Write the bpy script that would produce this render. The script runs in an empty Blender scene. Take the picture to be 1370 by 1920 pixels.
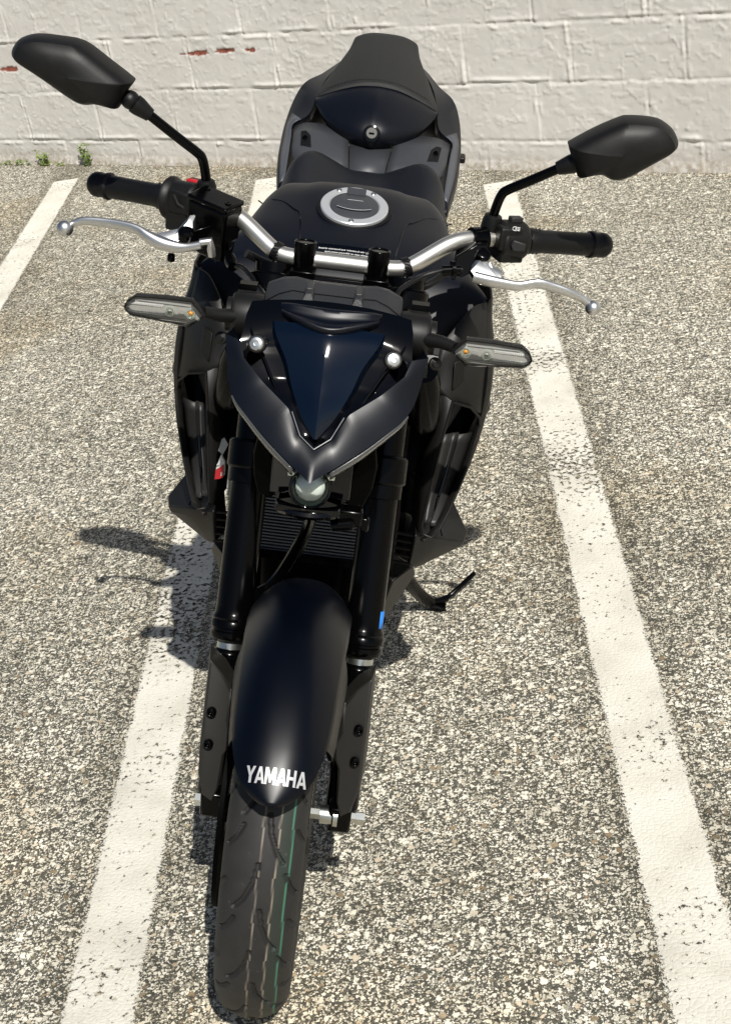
import bpy, bmesh, math, random
import numpy as np
from mathutils import Vector, Matrix, geometry
C = bpy.context.scene
COL = C.collection
PI = math.pi
rad = math.radians

# ------------------------------------------------------------------ camera
cd = bpy.data.cameras.new("camera"); cam = bpy.data.objects.new("camera", cd); COL.objects.link(cam)
cd.sensor_fit = 'VERTICAL'; cd.sensor_height = 24.0; cd.lens = 24.0 * 2885 / 1920
cd.clip_start = 0.05; cd.clip_end = 2000
cam.matrix_world = Matrix(((0.98557, 0.11213, 0.12682, 0.5018), (0.05813, 0.47945, -0.87564, -1.65036),
                           (-0.15899, 0.87038, 0.46601, 1.57097), (0, 0, 0, 1)))
C.camera = cam
# ------------------------------------------------------------------ light
SUN = Vector((-0.374, 0.818, -1.0)).normalized()          # direction the light travels
w = bpy.data.worlds.new("World"); C.world = w; w.use_nodes = True
nt = w.node_tree; sky = nt.nodes.new("ShaderNodeTexSky"); sky.sky_type = 'NISHITA'; sky.sun_disc = False
sky.sun_elevation = math.asin(-SUN.z); sky.sun_rotation = math.atan2(-SUN.x, -SUN.y)
sky.air_density = 1.0; sky.dust_density = 1.0
bg = nt.nodes["Background"]; bg.inputs[1].default_value = 0.05
nt.links.new(sky.outputs[0], bg.inputs[0])
sl = bpy.data.lights.new("sun", 'SUN'); sl.energy = 5.0; sl.angle = rad(0.53); sl.color = (1.0, 0.965, 0.905)
so = bpy.data.objects.new("sun", sl); COL.objects.link(so); so.location = (1.5, -4, 5)
so.rotation_euler = SUN.to_track_quat('-Z', 'Y').to_euler()
C.view_settings.view_transform = 'Standard'; C.view_settings.look = 'None'
C.view_settings.exposure = 0.2; C.view_settings.gamma = 1.0

# ------------------------------------------------------------------ materials
def new_mat(name):
    m = bpy.data.materials.new(name); m.use_nodes = True
    return m, m.node_tree, m.node_tree.nodes["Principled BSDF"]

def nd(t, typ, **kw):
    n = t.nodes.new(typ)
    for k, v in kw.items():
        if k.startswith("i_"):
            key = k[2:]; n.inputs[int(key) if key.isdigit() else key].default_value = v
        else: setattr(n, k, v)
    return n

def math_n(t, op, a, b=None, c=None, clamp=False):
    n = t.nodes.new("ShaderNodeMath"); n.operation = op; n.use_clamp = clamp
    for i, v in enumerate((a, b, c)):
        if v is None: continue
        if isinstance(v, (int, float)): n.inputs[i].default_value = v
        else: t.links.new(v, n.inputs[i])
    return n.outputs[0]

def mixc(t, fac, a, b):
    n = t.nodes.new("ShaderNodeMix"); n.data_type = 'RGBA'
    for i, v in ((0, fac), (6, a), (7, b)):
        if isinstance(v, (int, float)): n.inputs[i].default_value = v
        elif isinstance(v, tuple): n.inputs[i].default_value = (*v, 1) if len(v) == 3 else v
        else: t.links.new(v, n.inputs[i])
    return n.outputs[2]

def ramp(t, fac, stops, interp='LINEAR'):
    n = t.nodes.new("ShaderNodeValToRGB"); e = n.color_ramp.elements; n.color_ramp.interpolation = interp
    while len(e) < len(stops): e.new(0.5)
    for i, (p, c) in enumerate(stops):
        e[i].position = p; e[i].color = (*c, 1) if isinstance(c, tuple) else (c, c, c, 1)
    t.links.new(fac, n.inputs[0]); return n.outputs[0]

def pbr(name, col, rough=0.5, metal=0.0, coat=0.0, coat_r=0.1, grain=0.0, grain_scale=900.0, spec=0.5, smudge=0.0, dust=0.0):
    m, t, b = new_mat(name)
    b.inputs["Base Color"].default_value = (*col, 1); b.inputs["Roughness"].default_value = rough
    b.inputs["Metallic"].default_value = metal; b.inputs["Coat Weight"].default_value = coat
    b.inputs["Coat Roughness"].default_value = coat_r; b.inputs["Specular IOR Level"].default_value = spec
    tc = nd(t, "ShaderNodeTexCoord")
    if grain:
        n = nd(t, "ShaderNodeTexNoise", i_Scale=grain_scale, i_Detail=2.0); t.links.new(tc.outputs["Object"], n.inputs["Vector"])
        bp = nd(t, "ShaderNodeBump", i_Strength=grain, i_Distance=0.0006); t.links.new(n.outputs[0], bp.inputs["Height"])
        t.links.new(bp.outputs[0], b.inputs["Normal"])
    if smudge:
        n = nd(t, "ShaderNodeTexNoise", i_Scale=28.0, i_Detail=5.0); t.links.new(tc.outputs["Object"], n.inputs["Vector"])
        r = math_n(t, 'MULTIPLY_ADD', n.outputs[0], smudge, rough - smudge * 0.5, True); t.links.new(r, b.inputs["Roughness"])
    if dust:
        n = nd(t, "ShaderNodeTexNoise", i_Scale=60.0, i_Detail=6.0, i_Roughness=0.7); t.links.new(tc.outputs["Object"], n.inputs["Vector"])
        f = ramp(t, n.outputs[0], [(0.5, 0.0), (0.85, dust)])
        t.links.new(mixc(t, f, col, (0.22, 0.20, 0.17)), b.inputs["Base Color"])
    return m

M = {}
M['satin'] = pbr("satin_navy_paint", (0.0011, 0.0019, 0.0047), 0.40, smudge=0.05, spec=0.34)
M['navy'] = pbr("satin_deep_navy_paint", (0.0005, 0.0015, 0.0046), 0.38, smudge=0.05, spec=0.36)
M['matte'] = pbr("matte_black_plastic", (0.0046, 0.0044, 0.0041), 0.48, grain=0.25, smudge=0.10, dust=0.02, spec=0.30)
M['guard'] = pbr("fork_guard_plastic", (0.0112, 0.0102, 0.0086), 0.50, grain=0.25, smudge=0.08, spec=0.45)
M['matte2'] = pbr("matte_grey_plastic", (0.016, 0.016, 0.0165), 0.50, grain=0.3, smudge=0.08, dust=0.03, spec=0.4)
M['scoopin'] = pbr("scoop_inner_plastic", (0.015, 0.0147, 0.0138), 0.45, grain=0.3, smudge=0.08, spec=0.4)
M['grey'] = pbr("dark_grey_panel", (0.034, 0.036, 0.041), 0.48, grain=0.25, smudge=0.08)
M['gloss'] = pbr("gloss_black", (0.0006, 0.0007, 0.0010), 0.07, spec=0.45)
M['smoke'] = pbr("smoked_screen", (0.0007, 0.0034, 0.0100), 0.10, spec=0.5, smudge=0.04)
M['grain'] = pbr("textured_black_plastic", (0.019, 0.0198, 0.0215), 0.44, grain=1.0, grain_scale=700)
M['rubber'] = pbr("black_rubber", (0.0022, 0.0022, 0.0023), 0.46, grain=0.3, smudge=0.1, spec=0.32)
M['metalblk'] = pbr("black_painted_metal", (0.0008, 0.0008, 0.0009), 0.19, smudge=0.05, spec=0.15)
M['engine'] = pbr("engine_black", (0.0007, 0.0007, 0.0007), 0.55, smudge=0.1, spec=0.03)
M['fabric'] = pbr("pillion_vinyl", (0.0062, 0.0065, 0.0060), 0.62, grain=0.9, grain_scale=1400)
M['podblk'] = pbr("pod_black_plastic", (0.0034, 0.0033, 0.0032), 0.42, grain=0.25, smudge=0.06, spec=0.34)
M['shell'] = pbr("scoop_shell_plastic", (0.0060, 0.0056, 0.0050), 0.48, grain=0.25, smudge=0.08, spec=0.38)
M['fend'] = pbr("fender_navy_paint", (0.0004, 0.0011, 0.0034), 0.335, smudge=0.05, spec=0.24)
M['hose'] = pbr("brake_hose_rubber", (0.002, 0.002, 0.002), 0.22, spec=0.6)
M['trim'] = pbr("trim_grey", (0.16, 0.165, 0.17), 0.35, metal=0.4)
M['edge'] = pbr("satin_grey_edge", (0.055, 0.06, 0.07), 0.38, smudge=0.06)
M['seatv'] = pbr("seat_vinyl", (0.0016, 0.0024, 0.0048), 0.50, grain=0.5, grain_scale=1200)
M['alloy'] = pbr("brushed_alloy", (0.66, 0.64, 0.585), 0.42, metal=1.0, smudge=0.10)
M['silver'] = pbr("silver_lever", (0.66, 0.66, 0.65), 0.36, metal=1.0, smudge=0.10)
M['capm'] = pbr("fuel_cap_silver", (0.60, 0.61, 0.62), 0.38, metal=0.6, smudge=0.12, grain=0.3)
M['lockm'] = pbr("lock_steel", (0.06, 0.06, 0.057), 0.5, metal=0.7)
M['chrome'] = pbr("zinc_steel", (0.60, 0.62, 0.59), 0.30, metal=1.0, smudge=0.1)
M['red'] = pbr("red_plastic", (0.42, 0.012, 0.018), 0.45)
M['white'] = pbr("white_print", (0.72, 0.72, 0.71), 0.5)
M['letter'] = pbr("silver_print", (0.50, 0.50, 0.50), 0.35, metal=0.35)
M['blue'] = pbr("blue_sticker", (0.015, 0.22, 0.75), 0.45)
M['amber'] = pbr("amber_bulb", (0.75, 0.31, 0.035), 0.25)
M['refl'] = pbr("reflector", (0.36, 0.355, 0.335), 0.3)
M['chromer'] = pbr("lamp_chrome", (0.72, 0.80, 0.74), 0.20, metal=0.9)
M['pearl'] = pbr("projector_lens", (0.72, 0.80, 0.74), 0.14, metal=0.10, coat=1.0, coat_r=0.02, smudge=0.25)
M['drl'] = pbr("running_light_lens", (0.045, 0.047, 0.047), 0.22, coat=1.0, coat_r=0.05, smudge=0.1)
M['rad'] = pbr("radiator_fins", (0.15, 0.15, 0.155), 0.5, metal=0.2)
M['mglass'] = pbr("mirror_glass", (0.8, 0.8, 0.8), 0.02, metal=1.0)
M['taill'] = pbr("tail_lamp_red", (0.3, 0.01, 0.01), 0.2, coat=0.6)
M['label'] = pbr("label_paper", (0.62, 0.62, 0.60), 0.5)
M['grit'] = pbr("grit", (0.26, 0.22, 0.16), 0.8)
M['foil'] = pbr("heat_foil", (0.30, 0.30, 0.29), 0.4, metal=0.7)

def clear_mat():
    m = bpy.data.materials.new("clear_lens"); m.use_nodes = True; t = m.node_tree; t.nodes.clear()
    o = nd(t, "ShaderNodeOutputMaterial"); a = nd(t, "ShaderNodeBsdfTransparent"); g = nd(t, "ShaderNodeBsdfGlossy")
    a.inputs[0].default_value = (0.9, 0.9, 0.89, 1); g.inputs["Roughness"].default_value = 0.05
    f = nd(t, "ShaderNodeFresnel", i_IOR=1.5); mx = nd(t, "ShaderNodeMixShader")
    t.links.new(f.outputs[0], mx.inputs[0]); t.links.new(a.outputs[0], mx.inputs[1]); t.links.new(g.outputs[0], mx.inputs[2])
    t.links.new(mx.outputs[0], o.inputs[0]); return m
M['clear'] = clear_mat()

def stones(t, vec):
    """crushed stone in bitumen: colour, height"""
    wob = nd(t, "ShaderNodeTexNoise", i_Scale=90.0, i_Detail=2.0); t.links.new(vec, wob.inputs["Vector"])
    sub = nd(t, "ShaderNodeVectorMath", operation='SUBTRACT'); t.links.new(wob.outputs["Color"], sub.inputs[0]); sub.inputs[1].default_value = (.5, .5, .5)
    sc = nd(t, "ShaderNodeVectorMath", operation='SCALE'); t.links.new(sub.outputs[0], sc.inputs[0]); sc.inputs["Scale"].default_value = 0.008
    ad = nd(t, "ShaderNodeVectorMath", operation='ADD'); t.links.new(vec, ad.inputs[0]); t.links.new(sc.outputs[0], ad.inputs[1])
    v = ad.outputs[0]
    out = []
    for s in (105.0, 215.0):
        a = nd(t, "ShaderNodeTexVoronoi", voronoi_dimensions='2D', feature='F1', i_Scale=s); t.links.new(v, a.inputs["Vector"])
        e = nd(t, "ShaderNodeTexVoronoi", voronoi_dimensions='2D', feature='DISTANCE_TO_EDGE', i_Scale=s); t.links.new(v, e.inputs["Vector"])
        out.append((a, e))
    return v, out

def asphalt_mat():
    m, t, b = new_mat("worn_asphalt"); tc = nd(t, "ShaderNodeTexCoord"); vec = tc.outputs["Object"]
    def warp(scale, amt):
        wob = nd(t, "ShaderNodeTexNoise", i_Scale=scale, i_Detail=3.0, i_Roughness=0.6); t.links.new(vec, wob.inputs["Vector"])
        sub = nd(t, "ShaderNodeVectorMath", operation='SUBTRACT'); t.links.new(wob.outputs["Color"], sub.inputs[0]); sub.inputs[1].default_value = (.5, .5, .5)
        sc = nd(t, "ShaderNodeVectorMath", operation='SCALE'); t.links.new(sub.outputs[0], sc.inputs[0]); sc.inputs["Scale"].default_value = amt
        ad = nd(t, "ShaderNodeVectorMath", operation='ADD'); t.links.new(vec, ad.inputs[0]); t.links.new(sc.outputs[0], ad.inputs[1]); return ad.outputs[0]
    stops = [(0.0, (0.060, 0.058, 0.050)), (0.24, (0.15, 0.147, 0.128)), (0.36, (0.46, 0.445, 0.385)), (0.52, (0.84, 0.82, 0.745)), (1.0, (0.97, 0.955, 0.90))]
    fine = nd(t, "ShaderNodeTexNoise", i_Scale=520.0, i_Detail=3.0, i_Roughness=0.7); t.links.new(vec, fine.inputs["Vector"])
    col = (0.045, 0.045, 0.039); hgt = math_n(t, 'MULTIPLY', fine.outputs[0], 0.35); col = mixc(t, ramp(t, fine.outputs[0], [(0.42, 0.0), (0.66, 1.0)]), col, (0.24, 0.235, 0.205))
    # three sizes of stone, each a rounded chip of its own size inside its cell
    for sc_, wv, lo, hi, thr in ((245.0, warp(230.0, .0085), .27, .60, .0), (142.0, warp(135.0, .012), .19, .56, .28), (84.0, warp(95.0, .016), .15, .52, .62)):
        a = nd(t, "ShaderNodeTexVoronoi", voronoi_dimensions='2D', feature='F1', i_Scale=sc_); t.links.new(wv, a.inputs["Vector"])
        e = nd(t, "ShaderNodeTexVoronoi", voronoi_dimensions='2D', feature='DISTANCE_TO_EDGE', i_Scale=sc_); t.links.new(wv, e.inputs["Vector"])
        sp = nd(t, "ShaderNodeSeparateColor"); t.links.new(a.outputs["Color"], sp.inputs[0])
        R_ = math_n(t, 'MULTIPLY_ADD', sp.outputs[1], hi - lo, lo)
        q = math_n(t, 'SUBTRACT', R_, a.outputs["Distance"]); q = math_n(t, 'MINIMUM', q, math_n(t, 'MULTIPLY', e.outputs["Distance"], 1.6))
        mask = ramp(t, math_n(t, 'MULTIPLY', q, 5.0), [(0.05, 0.0), (0.30, 1.0)])
        if thr: mask = math_n(t, 'MULTIPLY', mask, math_n(t, 'GREATER_THAN', sp.outputs[2], thr))
        shade = math_n(t, 'MULTIPLY_ADD', math_n(t, 'SUBTRACT', fine.outputs[0], 0.5), 1.1, sp.outputs[0])
        c = ramp(t, shade, stops)
        tan = ramp(t, sp.outputs[1], [(0.94, 0.0), (0.95, 0.5)]); c = mixc(t, tan, c, (0.50, 0.37, 0.23))
        col = mixc(t, mask, col, c); hgt = math_n(t, 'MAXIMUM', hgt, math_n(t, 'MULTIPLY', mask, math_n(t, 'MULTIPLY_ADD', sp.outputs[2], 0.6, 0.5)))
    muls = []
    for sc_, dt, p0, p1, c0 in ((1.6, 6, .36, .62, (0.78, 0.765, 0.72)), (14.0, 4, .28, .50, (0.78, 0.77, 0.74)), (48.0, 4, .33, .46, (0.60, 0.59, 0.54))):
        n = nd(t, "ShaderNodeTexNoise", i_Scale=sc_, i_Detail=float(dt), i_Roughness=0.62); t.links.new(vec, n.inputs["Vector"])
        k = ramp(t, n.outputs[0], [(p0, c0), (p1, (1.0, 0.99, 0.96))])
        mm = nd(t, "ShaderNodeMix", data_type='RGBA', blend_type='MULTIPLY'); mm.inputs[0].default_value = 1.0
        t.links.new(col, mm.inputs[6]); t.links.new(k, mm.inputs[7]); col = mm.outputs[2]
    px = nd(t, "ShaderNodeSeparateXYZ"); t.links.new(vec, px.inputs[0])
    dl = math_n(t, 'ADD', math_n(t, 'MULTIPLY', px.outputs[0], 0.9984), math_n(t, 'MULTIPLY', px.outputs[1], 0.0567))
    nb = nd(t, "ShaderNodeTexNoise", i_Scale=7.0, i_Detail=4.0); t.links.new(vec, nb.inputs["Vector"]); band = None
    for d0 in (-1.1064, -0.2295, 0.6098):
        q = math_n(t, 'ABSOLUTE', math_n(t, 'SUBTRACT', dl, d0)); q = math_n(t, 'MULTIPLY_ADD', nb.outputs[0], 0.12, q)
        band = q if band is None else math_n(t, 'MINIMUM', band, q)
    bd = ramp(t, band, [(0.085, (0.66, 0.65, 0.62)), (0.19, (1.0, 1.0, 1.0))])
    nr = nd(t, "ShaderNodeTexNoise", i_Scale=0.9, i_Detail=5.0, i_Roughness=0.6); t.links.new(vec, nr.inputs["Vector"])
    rust = ramp(t, nr.outputs[0], [(0.50, (1.0, 1.0, 1.0)), (0.68, (0.90, 0.80, 0.64))])
    for k in (bd, rust):
        mm = nd(t, "ShaderNodeMix", data_type='RGBA', blend_type='MULTIPLY'); mm.inputs[0].default_value = 1.0
        t.links.new(col, mm.inputs[6]); t.links.new(k, mm.inputs[7]); col = mm.outputs[2]
    t.links.new(col, b.inputs["Base Color"]); b.inputs["Roughness"].default_value = 0.7
    bp = nd(t, "ShaderNodeBump", i_Strength=1.0, i_Distance=0.0042); t.links.new(hgt, bp.inputs["Height"]); t.links.new(bp.outputs[0], b.inputs["Normal"])
    return m

def paint_mat():
    """road paint, local X across the line, Y along it; worn through and ragged at the edges"""
    m = bpy.data.materials.new("worn_white_paint"); m.use_nodes = True; t = m.node_tree; b = t.nodes["Principled BSDF"]
    tc = nd(t, "ShaderNodeTexCoord"); vec = tc.outputs["Object"]
    sx = nd(t, "ShaderNodeSeparateXYZ"); t.links.new(vec, sx.inputs[0])
    gm = nd(t, "ShaderNodeNewGeometry")
    v, ((a1, e1), (a2, e2)) = stones(t, gm.outputs["Position"])
    n1 = nd(t, "ShaderNodeTexNoise", i_Scale=190.0, i_Detail=5.0, i_Roughness=0.72); t.links.new(vec, n1.inputs["Vector"])
    n1b = nd(t, "ShaderNodeTexNoise", i_Scale=18.0, i_Detail=2.0); t.links.new(vec, n1b.inputs["Vector"])
    ax = math_n(t, 'ABSOLUTE', sx.outputs[0])
    edge = math_n(t, 'MULTIPLY_ADD', math_n(t, 'SUBTRACT', n1.outputs[0], 0.5), 0.044, ax)
    edge = math_n(t, 'MULTIPLY_ADD', math_n(t, 'SUBTRACT', n1b.outputs[0], 0.5), 0.015, edge)
    n2 = nd(t, "ShaderNodeTexNoise", i_Scale=85.0, i_Detail=5.0, i_Roughness=0.62); t.links.new(vec, n2.inputs["Vector"])
    n3 = nd(t, "ShaderNodeTexNoise", i_Scale=4.2, i_Detail=3.0, i_Roughness=0.55); t.links.new(vec, n3.inputs["Vector"])
    wear = math_n(t, 'MULTIPLY_ADD', math_n(t, 'SUBTRACT', n3.outputs[0], 0.5), 0.40, n2.outputs[0])
    at = nd(t, "ShaderNodeAttribute", attribute_name="wear"); wear = math_n(t, 'MULTIPLY_ADD', at.outputs["Fac"], 0.125, wear)
    pit = math_n(t, 'GREATER_THAN', wear, 0.640)
    out = math_n(t, 'GREATER_THAN', edge, 0.0525)
    hole = math_n(t, 'MAXIMUM', pit, out)
    n4 = nd(t, "ShaderNodeTexNoise", i_Scale=9.0, i_Detail=5.0); t.links.new(vec, n4.inputs["Vector"])
    c = ramp(t, n4.outputs[0], [(0.25, (0.52, 0.495, 0.425)), (0.48, (0.64, 0.615, 0.535)), (0.75, (0.72, 0.70, 0.625))])
    grit = ramp(t, wear, [(0.54, 0.0), (0.66, 0.45)]); c = mixc(t, grit, c, (0.42, 0.40, 0.35))
    t.links.new(c, b.inputs["Base Color"]); b.inputs["Roughness"].default_value = 0.6
    h = math_n(t, 'MULTIPLY', math_n(t, 'MINIMUM', e1.outputs["Distance"], 0.25), 2.2)
    h = math_n(t, 'MULTIPLY_ADD', n1.outputs[0], 0.7, h)
    bp = nd(t, "ShaderNodeBump", i_Strength=0.5, i_Distance=0.0013); t.links.new(h, bp.inputs["Height"]); t.links.new(bp.outputs[0], b.inputs["Normal"])
    tr = nd(t, "ShaderNodeBsdfTransparent"); mx = nd(t, "ShaderNodeMixShader"); o = t.nodes["Material Output"]
    t.links.new(hole, mx.inputs[0]); t.links.new(b.outputs[0], mx.inputs[1]); t.links.new(tr.outputs[0], mx.inputs[2]); t.links.new(mx.outputs[0], o.inputs[0])
    return m

def wall_mat():
    m, t, b = new_mat("painted_block"); tc = nd(t, "ShaderNodeTexCoord"); vec = tc.outputs["Object"]
    n = nd(t, "ShaderNodeTexNoise", i_Scale=2.5, i_Detail=6.0, i_Roughness=0.6); t.links.new(vec, n.inputs["Vector"])
    c = ramp(t, n.outputs[0], [(0.3, (0.535, 0.512, 0.475)), (0.7, (0.60, 0.578, 0.54))])
    chip = nd(t, "ShaderNodeAttribute", attribute_name="chip"); dirt = nd(t, "ShaderNodeAttribute", attribute_name="dirt")
    n2 = nd(t, "ShaderNodeTexNoise", i_Scale=45.0, i_Detail=6.0, i_Roughness=0.7); t.links.new(vec, n2.inputs["Vector"])
    d = math_n(t, 'MULTIPLY', dirt.outputs["Fac"], ramp(t, n2.outputs[0], [(0.35, 0.0), (0.65, 1.0)]))
    c = mixc(t, d, c, (0.27, 0.22, 0.15))
    cc = ramp(t, n2.outputs[0], [(0.3, (0.16, 0.045, 0.03)), (0.7, (0.30, 0.10, 0.065))])
    c = mixc(t, chip.outputs["Fac"], c, cc)
    t.links.new(c, b.inputs["Base Color"]); b.inputs["Roughness"].default_value = 0.62; b.inputs["Specular IOR Level"].default_value = 0.35
    h1 = nd(t, "ShaderNodeTexNoise", i_Scale=160.0, i_Detail=6.0, i_Roughness=0.6); t.links.new(vec, h1.inputs["Vector"])
    bp = nd(t, "ShaderNodeBump", i_Strength=0.4, i_Distance=0.0010); t.links.new(h1.outputs[0], bp.inputs["Height"]); t.links.new(bp.outputs[0], b.inputs["Normal"])
    return m

def tyre_mat():
    m, t, b = new_mat("tyre_rubber"); tc = nd(t, "ShaderNodeTexCoord"); vec = tc.outputs["Object"]
    a = nd(t, "ShaderNodeAttribute", attribute_name="mark"); s = nd(t, "ShaderNodeSeparateColor"); t.links.new(a.outputs["Color"], s.inputs[0])
    n = nd(t, "ShaderNodeTexNoise", i_Scale=40.0, i_Detail=6.0, i_Roughness=0.65); t.links.new(vec, n.inputs["Vector"])
    c = ramp(t, n.outputs[0], [(0.3, (0.0085, 0.0082, 0.0080)), (0.75, (0.0165, 0.0155, 0.0145))])
    n5 = nd(t, "ShaderNodeTexNoise", i_Scale=130.0, i_Detail=3.0); t.links.new(vec, n5.inputs["Vector"])
    sp = ramp(t, n5.outputs[0], [(0.70, 0.0), (0.78, 0.5)]); c = mixc(t, sp, c, (0.12, 0.115, 0.11))
    c = mixc(t, s.outputs[2], c, (0.018, 0.032, 0.022))
    c = mixc(t, s.outputs[0], c, (0.30, 0.255, 0.20)); c = mixc(t, s.outputs[1], c, (0.05, 0.185, 0.115))
    t.links.new(c, b.inputs["Base Color"]); b.inputs["Roughness"].default_value = 0.68
    n6 = nd(t, "ShaderNodeTexNoise", i_Scale=700.0, i_Detail=2.0); t.links.new(vec, n6.inputs["Vector"])
    bp = nd(t, "ShaderNodeBump", i_Strength=0.25, i_Distance=0.0005); t.links.new(n6.outputs[0], bp.inputs["Height"]); t.links.new(bp.outputs[0], b.inputs["Normal"])
    return m

def leaf_mat():
    m, t, b = new_mat("weed_leaf"); oi = nd(t, "ShaderNodeTexCoord")
    n = nd(t, "ShaderNodeTexNoise", i_Scale=60.0, i_Detail=2.0); t.links.new(oi.outputs["Object"], n.inputs["Vector"])
    c = ramp(t, n.outputs[0], [(0.3, (0.08, 0.15, 0.025)), (0.7, (0.24, 0.30, 0.07))]); t.links.new(c, b.inputs["Base Color"])
    b.inputs["Roughness"].default_value = 0.55; return m
M['asphalt'] = asphalt_mat(); M['paint'] = paint_mat(); M['wall'] = wall_mat(); M['tyre'] = tyre_mat(); M['leaf'] = leaf_mat()

# ------------------------------------------------------------------ mesh helpers
def V3(p): return Vector(p)
def lerp(a, b, t): return tuple(a[i] + (b[i] - a[i]) * t for i in range(len(a)))

def spline(pts, n=8, closed=False):
    """Catmull-Rom through points of any dimension"""
    P = [np.array(p, float) for p in pts]; out = []; L = len(P)
    segs = L if closed else L - 1
    for i in range(segs):
        p1, p2 = P[i % L], P[(i + 1) % L]
        p0 = P[(i - 1) % L] if (closed or i > 0) else 2 * p1 - p2
        p3 = P[(i + 2) % L] if (closed or i + 2 < L) else 2 * p2 - p1
        for k in range(n):
            u = k / n
            out.append(tuple(0.5 * ((2 * p1) + (-p0 + p2) * u + (2 * p0 - 5 * p1 + 4 * p2 - p3) * u * u + (-p0 + 3 * p1 - 3 * p2 + p3) * u ** 3)))
    if not closed: out.append(tuple(P[-1]))
    return out

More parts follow.
